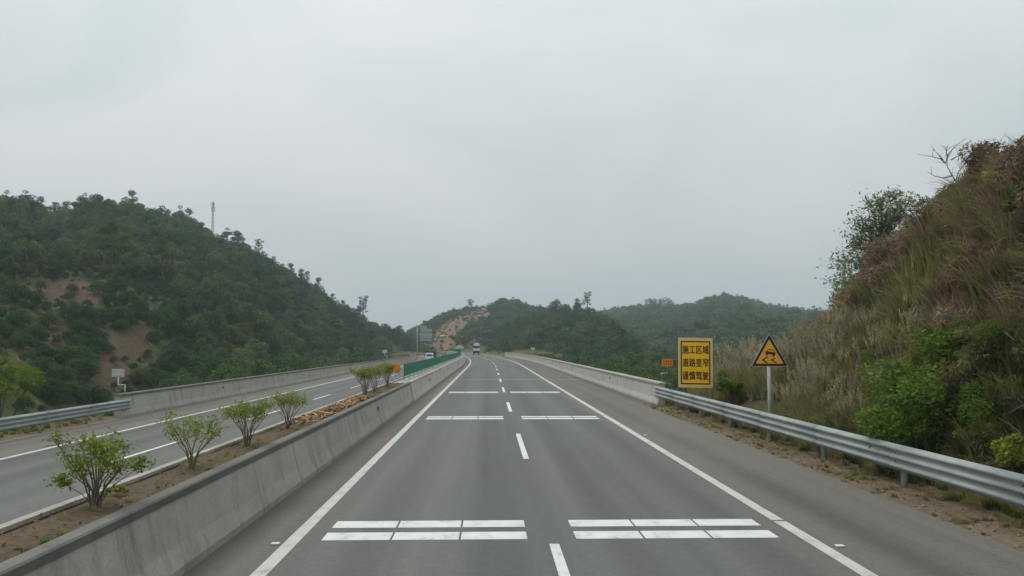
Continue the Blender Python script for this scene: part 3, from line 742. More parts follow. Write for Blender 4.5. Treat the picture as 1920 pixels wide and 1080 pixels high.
def scatter(name, items, coll, label, cat):
    """items: (loc, (rx,ry,rz), (sx,sy,sz), index)"""
    me = bpy.data.meshes.new(name); n = len(items)
    me.vertices.add(n); me.vertices.foreach_set('co', np.array([i[0] for i in items], np.float32).ravel())
    a = me.attributes.new('rot', 'FLOAT_VECTOR', 'POINT'); a.data.foreach_set('vector', np.array([i[1] for i in items], np.float32).ravel())
    a = me.attributes.new('scl', 'FLOAT_VECTOR', 'POINT'); a.data.foreach_set('vector', np.array([i[2] for i in items], np.float32).ravel())
    a = me.attributes.new('pid', 'INT', 'POINT'); a.data.foreach_set('value', np.array([i[3] for i in items], np.int32))
    o = bpy.data.objects.new(name, me); C.objects.link(o)
    md = o.modifiers.new('scatter', 'NODES'); md.node_group = SG
    for it in SG.interface.items_tree:
        if it.name == 'Collection' and it.in_out == 'INPUT': md[it.identifier] = coll
    return tag(o, label, cat, kind='stuff')

# ------------------------------------------------------------------ woods
def clear(p, h):
    for q in (0, 0.6):
        x, y = proj((p[0], p[1], p[2] + h * q))
        for b in BARE:
            if inpoly(x, y, b): return False
    return True
def road_clear(p, m=6):
    x, y = p[0], p[1]; return y > 382 or not (-19.5 - m - dev(y) < x < 9 + m - dev(y))

cand = []    # (apparent size, kind, k, loc, scale, rz, region)
def add(kind, p, sc, region):
    if kind == 'broad' and region in ('left', 'spur') and rng.random() < 0.07: kind = 'pale'; sc *= 0.8
    sc *= rng.uniform(0.82, 1.2)
    rz = rng.uniform(0, 6.28); k = int(rng.integers(0, len(PROTO[kind])))
    cand.append([PROTO[kind][k].H * sc / p[1], kind, k, (p[0], p[1], p[2] - 0.1), sc, rz, region])

# orchard on the lower left slope: the crowns one can pick out, then the rest at its edges
def on_left_hill(px, py):
    return min(((left_hill.G[i, j], (proj(left_hill.G[i, j])[0] - px) ** 2 + (proj(left_hill.G[i, j])[1] - py) ** 2) for i in range(8, 130) for j in range(0, 52)), key=lambda q: q[1])[0]
for cx, yb, wd in ((30, 575, 62), (62, 572, 40), (12, 560, 50), (32, 612, 52), (8, 628, 40), (66, 636, 50), (40, 650, 46), (92, 609, 52), (158, 602, 66), (188, 600, 40), (130, 604, 40), (150, 636, 64), (178, 634, 42), (128, 640, 40),
                   (142, 652, 38), (184, 660, 46), (205, 655, 30), (140, 684, 64), (165, 682, 40), (152, 718, 56), (78, 684, 58), (105, 690, 46), (76, 712, 58), (110, 722, 50), (96, 744, 70), (130, 742, 44), (162, 748, 58), (185, 742, 36), (184, 553, 40), (212, 556, 44), (240, 570, 50), (262, 590, 46), (230, 600, 44), (290, 612, 50),
                   (252, 610, 44), (225, 618, 36), (290, 650, 44), (300, 690, 56), (262, 716, 44), (285, 728, 50), (215, 606, 40), (205, 575, 34), (270, 560, 40)):
    g = on_left_hill(cx + rng.uniform(-3, 3), yb); W_ = wd / F * g[1]; add('litchi', g, W_ / 5.2, 'orchard')
for p in left_hill.scatter(14000, 3.2, accept=lambda p: p[1] < 172 and (proj(p)[0] < -5 or 300 < proj(p)[0] < 340)):
    if road_clear(p): add('litchi', p, rng.uniform(0.5, 1.0), 'orchard')
# upper wood
def wood_ok(p):
    x, y = proj(p); return not (p[1] < 172 and x < 330 and y > 529)
for p in left_hill.scatter(26000, 3.1, accept=wood_ok):
    if not road_clear(p): continue
    sc = rng.choice([rng.uniform(0.5, 0.8), rng.uniform(0.75, 1.25)]) * (0.9 if p[1] > 330 else 1.0)
    if not clear(p, 7 * sc): continue
    add('pine' if rng.random() < 0.12 else 'broad', p, sc * (0.8 if p[1] < 230 else 1), 'left')
for p in near_hill.scatter(9000, 3.2):
    if road_clear(p): add('pine' if rng.random() < 0.15 else 'broad', p, rng.uniform(0.6, 1.1), 'spur')
for p in mid_hill.scatter(16000, 3.3):
    if p[1] < 400 and not road_clear(p, 10): continue
    h = 4; bad = False
    for q in (0, 0.6):
        x, y = proj((p[0], p[1], p[2] + h * q))
        if inpoly(x, y, SCAR): bad = True
    if bad and rng.random() < 0.38: add('remote', p, rng.uniform(.18, .42), 'middle')
    if not bad: add('remote', p, rng.uniform(0.5, 0.85) * (0.7 if proj(p)[0] < 930 else 1.0), 'middle')
for p in far_hill.scatter(14000, 5.5):
    add('remote', p, rng.uniform(0.7, 1.3), 'far')
# valley floor beside the bridge
for _ in range(1500):
    yy = rng.uniform(46, 235); side = rng.random() < 0.5
    x = (-20 - dev(yy) - rng.uniform(3, 26)) if side else (9 - dev(yy) + rng.uniform(3.5, 70))
    z = ground_z(x, yy)
    if not side and (yy < 60 and x > 12): continue
    if side and proj((x, yy, 0))[0] < 330: continue
    if any(abs(c[3][0] - x) < 3.6 and abs(c[3][1] - yy) < 3.6 for c in cand if c[6] in ('valley_l', 'valley_r')): continue
    pl = rng.random() < 0.10
    top = (0.4 + rng.uniform(-1.6, 0.9)) if abs(x) < 45 else rng.uniform(-1, 3)
    kind = 'pale' if pl else ('near' if yy < 130 else 'broad')
    add(kind, (x, yy, z), max(0.7, (top - z) / PROTO[kind][0].H), 'valley_l' if side else 'valley_r')

under = []
for p in left_hill.scatter(30000, 1.7, accept=lambda p: p[1] < 190):
    x, y = proj(p)
    inb = any(inpoly(x, y, b_) for b_ in BARE)
    if inb and rng.random() < .22: under.append((tuple(p), (0, 0, rng.uniform(0, 6.28)), (rng.uniform(.06, .16),) * 3, int(rng.integers(0, 6))))
    if -60 < x < 420 and not inb and road_clear(p): under.append((tuple(p), (0, 0, rng.uniform(0, 6.28)), (rng.uniform(.2, .42),) * 3, int(rng.integers(0, 6))))
def wall_line(px):
    return float(np.interp(px, [-400, 0, 233, 480, 660, 780, 800, 948, 960, 1000, 1240, 1300, 2200], [800, 770, 736, 706, 680, 664, 650, 658, 662, 667, 716, 700, 500]))
for c in cand:
    x, y = proj((c[3][0], c[3][1], c[3][2] + PROTO[c[1]][0].H * c[4] * 0.8))
    c.append(x); c.append(y)
    c.append(-20 < x < 1940 and y < wall_line(x) - 2 and not (x > 1560))
seen = sorted([c for c in cand if c[9] and c[6] != 'far'], key=lambda c: -c[0] * (4 if c[6] == 'orchard' else 1))
single = seen[:285]; ids = set(id(c) for c in single)
LAB = {'orchard': ('orchard_tree', 'low domed dark green orchard tree on the bare earth left slope', 'orchard trees on the lower left slope'),
       'left': ('woodland_tree', 'dark green tree in the dense wood covering the left hill', 'trees of the left hill wood'),
       'spur': ('woodland_tree', 'dark green tree on the wooded spur beyond the right parapet', 'trees of the right spur'),
       'middle': ('woodland_tree', 'green tree on the far hill with the red cut', 'trees of the far middle hill'),
       'valley_l': ('valley_tree', 'green treetop rising just behind the left parapet', 'treetops behind the left parapet'),
       'valley_r': ('valley_tree', 'green treetop rising just behind the right parapet', 'treetops behind the right parapet')}
for c in single:
    nm, lb, gp = LAB[c[6]]
    if c[1] == 'pine': lb = lb.replace('dark green tree', 'open layered pine'); gp = gp.replace('trees', 'pines'); nm = 'pine_tree'
    if c[1] == 'pale': lb = lb.replace('green treetop', 'pale yellowish green treetop').replace('dark green tree', 'yellowish green tree'); gp = 'pale ' + gp
    qx, qy = c[7], c[8]; big = 'tall ' if c[4] > {'orchard': .75, 'left': .75, 'spur': .9}.get(c[6], 1.15) else 'small '
    if c[6] == 'orchard':
        lb = (('wide ' if c[4] > .75 else 'small ') + 'domed dark green orchard tree ' + ('at the left edge of the slope' if qx < 60 else 'right of the lower bare earth patch' if qx > 245 else 'below the upper bare patch' if qy < 600 else
              'left of the lower bare earth patch' if qy < 690 else 'low on the slope behind the left guardrail'))
    elif c[6] == 'left':
        lb = lb.replace('covering the left hill', 'above the bare earth patches' if qx < 260 else 'on the left hill below the mast' if qx < 500 else 'on the right flank of the left hill'); lb = big + lb
    elif c[6] == 'spur': lb = big + lb + (', near its foot' if qy > 640 else ', on its upper slope')
    elif c[6].startswith('valley'):
        w_ = abs(c[3][1]); lb = big + lb + (' near its end' if w_ < 80 else ' around its middle' if w_ < 140 else ' far along it')
    put_tree(c[1], c[2], c[3], (c[4], c[4], c[4]), c[5], nm, lb, lb)
order = []; base_i = {}
for kd in ('broad', 'remote', 'pine', 'litchi', 'pale', 'near'):
    base_i[kd] = len(order); order += [t.both for t in PROTO[kd]]
tcol = proto_collection('woodland', order)
WL = {'left': ('left_woodland', 'mass of dark green trees covering the left hill'), 'spur': ('spur_woodland', 'mass of dark green trees on the spur right of the road'),
      'middle': ('middle_woodland', 'mass of green trees around the red cut on the far hill'), 'far': ('far_woodland', 'hazy mass of trees on the distant right hill'),
      'valley': ('valley_woodland', 'tree tops filling the valley below the bridge')}
for reg, (nm, lb) in WL.items():
    it = [(c[3], (0, 0, c[5]), (c[4],) * 3, base_i[c[1]] + c[2]) for c in cand if id(c) not in ids and
          (c[6] == reg or (reg == 'valley' and c[6].startswith('valley')) or (reg == 'left' and c[6] == 'orchard'))]
    if it: scatter(nm, it, tcol, lb, 'woodland')

ucol = proto_collection('undergrowth', [t.both for t in PROTO['litchi'] + PROTO['near']])
scatter('undergrowth', [(a, b_, (c_[0] * (1 if d_ < 3 else .6),) * 3, d_) for a, b_, c_, d_ in under], ucol, 'low scrub between the orchard trees on the left slope', 'scrub')

# trees that stand out on the skyline
def skyline(kind, k, px, ptop, pbase, Y, name, label, group=None, wx=1.0):
    b = P(px, pbase, Y); t = P(px, ptop, Y); h = t.z - b.z; s = h / PROTO[kind][k % len(PROTO[kind])].H
    return put_tree(kind, k, b, (s * wx, s * wx, s), k * 1.3, name, label, group)
skyline('tall', 0, 680, 556, 606, 398, 'slender_tree', 'slender open crowned tree standing alone at the foot of the left hill skyline', None, 1.15)
skyline('tall', 1, 484, 448, 482, 360, 'slender_tree', 'tall thin tree sticking out of the left hill skyline right of the mast', None, 1.4)
skyline('pine', 0, 360, 412, 446, 348, 'pine_tree', 'pine on the left hill skyline just left of the mast', None, 1.7)
skyline('pine', 1, 425, 428, 468, 353, 'pine_tree', 'pine on the left hill skyline just right of the mast', None, 1.7)
skyline('pine', 2, 445, 438, 478, 355, 'pine_tree', 'second pine right of the mast on the left hill skyline', None, 1.6)
skyline('pine', 0, 122, 380, 424, 318, 'pine_tree', 'bare stemmed pine in the dip of the left hill skyline', None, 1.4)
skyline('pine', 2, 100, 380, 424, 317, 'pine_tree', 'spreading pine at the left side of the skyline dip', None, 1.6)
skyline('pine', 1, 45, 358, 404, 312, 'pine_tree', 'tallest pine on the skyline at the far left', None, 1.8)
skyline('pine', 0, 575, 510, 540, 371, 'pine_tree', 'small dark tree spike halfway down the left hill skyline', None, 1.2)
skyline('tall', 0, 1101, 548, 588, 392, 'slender_tree', 'tallest tree on the wooded spur skyline', None, 1.2)
skyline('tall', 1, 1082, 560, 590, 395, 'slender_tree', 'open crowned tree just left of the tallest spur tree', None, 1.1)
skyline('broad', 1, 1041, 558, 592, 400, 'skyline_tree', 'rounded tree bulging from the middle of the spur skyline', None, 1.0)
skyline('tall', 1, 881, 561, 590, 612, 'slender_tree', 'open crowned tree above the red cut on the far hill', None, 1.3)
for k in range(9):
    skyline('tall', k, 1213 + k * 5.6 + rnd.uniform(-1.5, 1.5), 558 + rnd.uniform(0, 5), 588, 898, 'slender_tree', 'thin stemmed tree in the row on the distant right ridge', 'row of thin trees on the distant ridge', 1.1)
for px, pt, pb, Y, lb in ((440, 680, 760, 74, 'pale green treetop above the left parapet nearest the camera'), (552, 679, 735, 92, 'rounded pale green treetop midway along the left parapet'),
                          (605, 681, 720, 110, 'small pale treetop beside the middle of the left parapet'), (690, 664, 700, 150, 'pale yellowish treetop near the small white marker on the left parapet')):
    skyline('pale', int(px) % 2, px, pt, pb + 60, Y, 'pale_treetop', lb)
for px, pt, pb, Y, lb in ((1222, 682, 790, 56, 'yellow green treetop behind the end of the right parapet'), (1172, 681, 770, 68, 'grey green treetop left of the orange plate')):
    skyline('pale', int(px) % 2, px, pt, pb, Y, 'pale_treetop', lb)

# small shrubs on the bare patches of the orchard slope
for px, py, h, lb in ((75, 548, 1.7, 'small dark shrub at the left of the upper bare patch'), (134, 548, 1.8, 'small dark shrub in the middle of the upper bare patch'), (131, 568, 1.7, 'small shrub at the lower edge of the upper bare patch'),
                      (104, 640, 1.0, 'tiny shrub on the narrow middle bare strip'), (210, 676, 0.9, 'tiny sapling at the left of the lower bare patch'), (235, 677, 0.9, 'tiny sapling at the right of the lower bare patch')):
    best = min(((left_hill.G[i, j], (proj(left_hill.G[i, j])[0] - px) ** 2 + (proj(left_hill.G[i, j])[1] - py) ** 2) for i in range(8, 130) for j in range(0, 52)), key=lambda q: q[1])[0]
    put_tree('litchi', int(px), best, (h / 3.6 * 0.8, h / 3.6 * 0.8, h / 3.6), px, 'shrub', lb, None, 'shrub')

# ------------------------------------------------------------------ mast on the left hill
b = P(398, 440, 352); mt = thing('radio_mast', b, 'thin lattice radio mast on the left hill skyline', 'mast')
H = P(398, 379, 352).z - b.z
legs = [(0.55 * math.cos(a), 0.55 * math.sin(a)) for a in (0.4, 2.5, 4.6)]
for lx, ly in legs:
    MB().tube([(b.x + lx, b.y + ly, b.z), (b.x + lx * .45, b.y + ly * .45, b.z + H)], 0.10, 5).build('leg', M['steel_dark'], mt)
mb = MB()
for k in range(9):
    z0 = H * k / 9; z1 = H * (k + 1) / 9; s0 = 1 - .55 * k / 9; s1 = 1 - .55 * (k + 1) / 9
    for i in range(3):
        a = legs[i]; c = legs[(i + 1) % 3]
        mb.tube([(b.x + a[0] * s0, b.y + a[1] * s0, b.z + z0), (b.x + c[0] * s1, b.y + c[1] * s1, b.z + z1)], 0.05, 4)
mb.build('bracing', M['steel_dark'], mt)
for k, (a, z) in enumerate(((0.4, .78), (2.5, .8), (4.6, .78), (1.2, .92), (3.6, .93))):
    x = b.x + 0.75 * math.cos(a); yy = b.y + 0.75 * math.sin(a)
    MB().box((x - .13, yy - .1, b.z + H * z - .9), (x + .13, yy + .1, b.z + H * z + .9), .03).build('antenna', M['plate_back'], mt)
MB().tube([(b.x, b.y, b.z + H * .9), (b.x, b.y, b.z + H + 1.2)], .05, 5).build('lightning_rod', M['steel_dark'], mt)

# ------------------------------------------------------------------ warning triangle
def tri_outline(cx, cz, side, r, n=6):
    hgt = side * math.sqrt(3) / 2; V = [(cx - side / 2, cz), (cx + side / 2, cz), (cx, cz + hgt)]
    pts = []
    for i in range(3):
        p = Vector(V[i]); a = (Vector(V[i - 1]) - p).normalized(); c = (Vector(V[(i + 1) % 3]) - p).normalized()
        m = (a + c).normalized(); ctr = p + m * (r / math.sin(math.radians(30)))
        st = math.atan2(-(m.y), -(m.x))
        for k in range(n + 1):
            q = st - math.radians(60) + math.radians(120) * k / n
            pts.append((ctr.x + r * math.cos(q), ctr.y + r * math.sin(q)))
    return pts
sx, sy = 8.72, 26.0
zt = P(1443, 687, sy).z; xs_ = P(1443, 687, sy).x
ws = thing('warning_sign', (xs_, sy, -0.05), 'orange triangular slippery road warning sign on a grey pole behind the guardrail', 'road sign')
MB().tube([(xs_, sy + 0.06, -0.6), (xs_, sy + 0.06, zt + 0.75)], 0.057, 14).build('pole', M['pole'], ws, True)
pl = MB().prism(tri_outline(xs_, zt, 1.17, 0.035), sy - 0.006, sy + 0.006).build('sign_plate', M['sign_white'], ws)
MB().prism(tri_outline(xs_, zt + 0.012, 1.128, 0.03), sy - 0.009, sy - 0.0065).build('border', M['sign_black'], pl)
MB().prism(tri_outline(xs_, zt + 0.085, 0.875, 0.015), sy - 0.012, sy - 0.0095).build('face', M['sign_orange'], pl)
for kz in (0.18, 0.55):
    MB().box((xs_ - 0.10, sy + 0.0065, zt + kz), (xs_ + 0.10, sy + 0.06, zt + kz + 0.04), .005).build('clamp', M['galv_post'], ws)
def sym(outl, name, dy=0.0): # symbol outline in units of sign px (origin = middle of base)
    k = 1.17 / 70.0
    MB().prism([(xs_ + x * k, zt + z * k) for x, z in outl], sy - 0.015 - dy, sy - 0.0125 - dy).build(name, M['sign_black'], pl)
# tilted car seen from behind, and two skid marks
def rot(pts, a, cx, cz): return [(cx + (x * math.cos(a) - z * math.sin(a)), cz + (x * math.sin(a) + z * math.cos(a))) for x, z in pts]
ca = R(-9)
sym(rot([(-9, -2.5), (9, -2.5), (9.5, 1.2), (8, 2.0), (-8, 2.0), (-9.5, 1.2)], ca, 2, 25), 'car_symbol')
sym(rot([(-8, 2.0), (-5.5, 6.0), (-4.6, 6.0), (-6.6, 2.0)], ca, 2, 25), 'car_symbol')
sym(rot([(8, 2.0), (6.6, 2.0), (4.6, 6.0), (5.5, 6.0)], ca, 2, 25), 'car_symbol')
sym(rot([(-5.5, 5.2), (5.5, 5.2), (4.8, 6.6), (-4.8, 6.6)], ca, 2, 25), 'car_symbol')
sym(rot([(-8, -6), (-4.6, -6), (-4.6, -2.4), (-8, -2.4)], ca, 2, 25), 'car_symbol')
sym(rot([(4.6, -6), (8, -6), (8, -2.4), (4.6, -2.4)], ca, 2, 25), 'car_symbol')
sym([(-4, 18.5), (-2.2, 17), (-10.5, 12), (-2.5, 6.5), (-7.5, 6.5), (-15, 12.2)], 'skid_mark')
sym([(9, 16.0), (10.8, 14.8), (6, 11.5), (14.5, 6.5), (9.5, 6.5), (1.5, 12)], 'skid_mark')

# ------------------------------------------------------------------ yellow text board
by = 36.0
c0 = P(1304, 680, by); W2 = 1.48 / 2; H2 = 2.13 / 2
bd = thing('roadworks_board', (c0.x, by, -0.2), 'tall yellow roadworks board with dark lettering beside the right parapet end', 'road sign')
tl = R(-1.0)
def T(x, z): return (c0.x + x * math.cos(tl) - z * math.sin(tl) * 0.6, c0.z + x * math.sin(tl) + z * math.cos(tl))
def rr(w_, h_, r, n=5):
    pts = []
    for cx, cz, a in ((w_ - r, -h_ + r, -90), (w_ - r, h_ - r, 0), (-w_ + r, h_ - r, 90), (-w_ + r, -h_ + r, 180)):
        for k in range(n + 1):
            q = R(a + 90 * k / n); pts.append(T(cx + r * math.cos(q), cz + r * math.sin(q)))
    return pts
bp = MB().prism(rr(W2, H2, 0.05), by - 0.012, by + 0.012).build('sign_plate', M['sign_rim'], bd)
MB().prism(rr(W2 - 0.10, H2 - 0.14, 0.02), by - 0.015, by - 0.0125).build('border', M['sign_brown'], bp)
MB().prism(rr(W2 - 0.155, H2 - 0.195, 0.01), by - 0.018, by - 0.0155).build('face', M['sign_yellow'], bp)
for s in (-1, 1):
    MB().tube([(c0.x + s * 0.5, by + 0.05, -0.7), (c0.x + s * 0.5, by + 0.05, c0.z + H2 - 0.2)], 0.03, 10).build('post', M['panel_rail'], bd, True)
def text_mesh(body, size, offset=0.0):
    cu = bpy.data.curves.new('lettering', 'FONT'); cu.body = body; cu.size = size; cu.align_x = 'CENTER'; cu.align_y = 'CENTER'
    cu.offset = offset; cu.resolution_u = 3; cu.space_character = 1.06
    o = bpy.data.objects.new('lettering', cu); C.objects.link(o)
    bpy.context.view_layer.update(); dg = bpy.context.evaluated_depsgraph_get()
    me = bpy.data.meshes.new_from_object(o.evaluated_get(dg)); v = [q.co.copy() for q in me.vertices]; f = [tuple(p.vertices) for p in me.polygons]
    bpy.data.objects.remove(o); bpy.data.meshes.remove(me); return v, f
for body, dz in (('施工区域', 0.555), ('道路变窄', 0.0), ('谨慎驾驶', -0.555)):
    v, f = text_mesh(body, 0.30, 0.003)
    if v:
        xs2 = [q.x for q in v]; zs2 = [q.y for q in v]; mxx = (max(xs2) + min(xs2)) / 2; mzz = (max(zs2) + min(zs2)) / 2
        kx = 1.13 / (max(xs2) - min(xs2)); kz = 0.37 / (max(zs2) - min(zs2))
        vv = []; ff = []
        for kk, (ox_, oz_) in enumerate(((0, 0), (-.007, 0), (.007, 0), (0, .006))):
            n0 = len(vv); ff += [tuple(i + n0 for i in t_) for t_ in f]
            for q in v:
                x, z = T((q.x - mxx) * kx + ox_, (q.y - mzz) * kz + dz + oz_); vv.append((x, by - 0.0200 - 0.0006 * kk, z))
        mk('lettering', vv, ff, M['sign_brown'], bp)

# ------------------------------------------------------------------ small plates on crooked pipes
def crook_plate(name, label, px, pyb, Y, zb, mirror, plate, marks, sc=1.0, back=False):
    x = P(px, pyb, Y).x
    t = thing(name, (x, Y, zb), label, 'marker plate')
    h1, off, h2 = 0.40 * sc, 0.30 * sc * mirror, 0.38 * sc
    MB().tube([(x, Y, zb), (x, Y, zb + h1), (x + off, Y, zb + h1), (x + off, Y, zb + h1 + h2)], 0.03 * sc, 8).build('bent_pipe', M['white_pipe'], t, True)
    w_, h_ = 0.27 * sc, 0.17 * sc; zc = zb + h1 + h2 + h_ * 0.8; xc = x + off
    p = MB().box((xc - w_, Y - 0.05, zc - h_), (xc + w_, Y - 0.036, zc + h_), 0.005).build('plate', M[plate], t)
    if marks:
        for k in range(4):
            a = xc - w_ * 0.78 + k * w_ * 0.42
            for bx in ((a, -0.10, a + 0.085, -0.075), (a, 0.03, a + 0.085, 0.055), (a + 0.032, -0.10, a + 0.054, 0.10), (a + 0.005, 0.085, a + 0.08, 0.105)):
                MB().box((bx[0], Y - 0.0535, zc + bx[1] * sc), (bx[2], Y - 0.0505, zc + bx[3] * sc)).build('lettering', M['plate_mark'], p)
    if back:
        MB().box((xc - w_ * .8, Y - 0.07, zc - h_ * 0.5), (xc + w_ * .8, Y - 0.0505, zc - h_ * 0.2), .004).build('rail', M['white_pipe'], p)
    return t
crook_plate('marker_plate', 'small orange plate on a white bent pipe at the right parapet end', 1240, 716, 41.0, 1.07, 1, 'plate_orange', True, 1.0)
crook_plate('marker_plate', 'pale plate back on a white bent pipe at the left parapet end', 234, 736, 43.0, ZO + 1.15, -1, 'plate_back', False, 1.15, True)
crook_plate('marker_plate', 'small white plate on a bent pipe far along the left parapet', 726, 672, 152, ZO + 1.15, -1, 'sign_white', False, 1.5, True)
crook_plate('marker_plate', 'small pale plate on a bent pipe far along the right parapet', 995, 664, 152, 1.07, 1, 'plate_back', False, 1.3, True)
mp_ = thing('marker_plate', (-4.6, 41.0, 0.9), 'orange plate half hidden by the last median shrub', 'marker plate')
MB().tube([(-4.6, 41.0, 0.85), (-4.6, 41.0, 1.55)], 0.025, 8).build('pipe', M['white_pipe'], mp_, True)
x0, z0 = P(740, 690, 41).x, P(740, 690, 41).z
MB().box((x0 - 0.27, 40.93, z0 - 0.20), (x0 + 0.27, 40.96, z0 + 0.22), .006).build('plate', M['plate_orange'], mp_)

# ------------------------------------------------------------------ green anti-glare fence on the median
fc = thing('antiglare_fence', (-4.6, 46, 0.95), 'long green antiglare fence along the median of the bridge', 'fence')
PL = 3.0
mbp = MB(); n = 30
v = []; f = []
for i in range(n + 1):
    yy = -PL / 2 + 0.03 + (PL - 0.06) * i / n; o = 0.012 * (1 if i % 2 else -1)
    v += [(o - 0.004, yy, 0.0), (o - 0.004, yy, 0.66), (o + 0.004, yy, 0.66), (o + 0.004, yy, 0.0)]
for i in range(n):
    for j in range(4): f.append((i * 4 + j, i * 4 + (j + 1) % 4, (i + 1) * 4 + (j + 1) % 4, (i + 1) * 4 + j))
f += [(0, 1, 2, 3), (n * 4 + 3, n * 4 + 2, n * 4 + 1, n * 4)]
pan = bpy.data.meshes.new('fence_panel'); pan.from_pydata(v, [], f); pan.materials.append(M['fence_green'])
q = MB().box((-0.014, -0.02, -0.20), (0.014, 0.02, 0.68), .003); pst = bpy.data.meshes.new('post'); pst.from_pydata(q.v, [], q.f); pst.materials.append(M['fence_post'])
q = MB().box((-0.10, -0.16, -0.24), (0.10, 0.16, -0.14), .012); fot = bpy.data.meshes.new('footing'); fot.from_pydata(q.v, [], q.f); fot.materials.append(M['foot'])
yy = 46.0
while yy < 290:
    ym = yy + PL / 2; sl = (dev(ym + 1) - dev(ym - 1)) / 2
    for nm, me, y2 in (('fence_panel', pan, ym), ('post', pst, yy), ('footing', fot, yy)):
        o = bpy.data.objects.new(nm, me); C.objects.link(o); o.parent = fc
        o.location = (-4.6 - dev(y2) + 4.6, y2 - 46, 1.14 - 0.95); o.rotation_euler = (0, 0, math.atan(sl))
    yy += PL

# ------------------------------------------------------------------ sign gantry seen from behind
gy = 300.0
def gp(px, py): p = P(px, py, gy); return p.x, p.z
gx, _ = gp(782, 650)
ga = thing('overhead_sign', (gx, gy, -1.5), 'back of a large stepped road sign on a cantilever pole by the left hill', 'road sign')
MB().tube([(gx, gy + .3, -2.0), (gx, gy + .3, gp(782, 613)[1])], [0.22, 0.16], 12).build('pole', M['panel_back'], ga, True)
xa, za = gp(787, 639.5); xb, zb = gp(810, 616.5); xc, zc = gp(800.3, 611)
MB().box((xa, gy - .05, za), (xb, gy + .05, zb - .02), .02).build('sign_panel', M['panel_back'], ga)
MB().box((xa, gy - .05, zb), (xc, gy + .05, zc), .02).build('sign_panel', M['panel_back'], ga)
for py in (622.7, 634.8):
    z = gp(790, py)[1]
    MB().box((gx, gy - .22, z - .12), (xb - .1, gy - .055, z + .12), .02).build('arm', M['panel_rail'], ga)
for px in (788, 796, 804):
    x = gp(px, 630)[0]
    MB().box((x - .04, gy - .13, za + .1), (x + .04, gy - .052, zb - .1), .01).build('stiffener', M['panel_back'], ga)

# ------------------------------------------------------------------ vehicles
def wheel(t, x, y, z, r, wd):
    ty = MB().tube([(x - wd / 2, y, z), (x + wd / 2, y, z)], r, 18).build('wheel', M['tyre'], t, False)
    MB().tube([(x - wd / 2 - .01, y, z), (x + wd / 2 + .01, y, z)], r * 0.55, 12).build('rim', M['plate_back'], ty)
# truck ahead in the right lane
ty_ = 262.0; tx_ = P(893, 660, ty_).x
tk = thing('flatbed_truck', (tx_, ty_, 0), 'white cabbed flatbed truck driving ahead in the right lane', 'truck')
MB().box((tx_ - .95, ty_ + .1, .55), (tx_ + .95, ty_ + 6.5, 1.05), .03).build('chassis', M['car_dark'], tk)
MB().box((tx_ - 1.0, ty_, 1.1), (tx_ + 1.0, ty_ + 4.6, 1.24), .02).build('load_bed', M['car_dark'], tk)
MB().box((tx_ - .98, ty_ - .04, 1.25), (tx_ + .98, ty_ + .03, 1.90), .015).build('tailgate', M['car_white'], tk)
for s in (-1, 1):
    MB().box((tx_ + s * .98 - .025, ty_ + .06, 1.25), (tx_ + s * .98 + .025, ty_ + 4.55, 1.80), .01).build('side_board', M['car_white'], tk)
    MB().box((tx_ + s * .75 - .16, ty_ - .07, .80), (tx_ + s * .75 + .16, ty_ - .03 + .1, .95), .01).build('tail_light', M['lamp_red'], tk)
    for yy in (ty_ + 1.2, ty_ + 5.6): wheel(tk, tx_ + s * .72, yy, .5, .5, .36)
    MB().box((tx_ + s * .72 - .25, ty_ + .55, .25), (tx_ + s * .72 + .25, ty_ + .6, 1.0), .005).build('mud_flap', M['tyre'], tk)
cb = MB().box((tx_ - 1.0, ty_ + 4.75, .8), (tx_ + 1.0, ty_ + 6.7, 2.75), .10).build('cab', M['car_white'], tk)
MB().box((tx_ - .97, ty_ + 4.70, 1.3), (tx_ + .97, ty_ + 4.745, 2.72), .02).build('rear_window', M['glass'], cb)
dp = MB(); dp.add([(tx_ - .9, ty_ + 4.8, 2.76), (tx_ + .9, ty_ + 4.8, 2.76), (tx_ + .9, ty_ + 6.4, 2.76), (tx_ - .9, ty_ + 6.4, 2.76), (tx_ - .75, ty_ + 4.8, 3.65), (tx_ + .75, ty_ + 4.8, 3.65), (tx_ + .8, ty_ + 5.4, 3.6), (tx_ - .8, ty_ + 5.4, 3.6)],
                  [(3, 2, 1, 0), (4, 5, 6, 7), (0, 1, 5, 4), (1, 2, 6, 5), (2, 3, 7, 6), (3, 0, 4, 7)])
dp.build('roof_fairing', M['car_white'], cb)
# oncoming light truck
oy = 183.0; ox = P(805, 668, oy).x
tk = thing('box_truck', (ox, oy, ZO), 'white oncoming light truck with a dark cargo box behind the green fence', 'truck')
bx = ox + .12
MB().box((bx - 1.1, oy + 1.6, ZO + .75), (bx + 1.1, oy + 5.4, ZO + 2.42), .03).build('cargo_box', M['car_dark'], tk)
cab = MB(); cab.add([(ox - .85, oy, ZO + .45), (ox + .85, oy, ZO + .45), (ox + .85, oy, ZO + 1.15), (ox - .85, oy, ZO + 1.15), (ox - .76, oy + .35, ZO + 1.98), (ox + .76, oy + .35, ZO + 1.98),
                     (ox - .85, oy + 1.5, ZO + .45), (ox + .85, oy + 1.5, ZO + .45), (ox + .76, oy + 1.5, ZO + 1.98), (ox - .76, oy + 1.5, ZO + 1.98)],
                    [(0, 1, 2, 3), (3, 2, 5, 4), (4, 5, 8, 9), (1, 7, 8, 5, 2), (0, 3, 4, 9, 6), (6, 9, 8, 7), (0, 6, 7, 1)])
cb = cab.build('cab', M['car_white'], tk)
ws_ = MB(); ws_.add([(ox - .70, oy + .05, ZO + 1.24), (ox + .70, oy + .05, ZO + 1.24), (ox + .66, oy + .23, ZO + 1.72), (ox - .66, oy + .23, ZO + 1.72)], [(0, 1, 2, 3)])
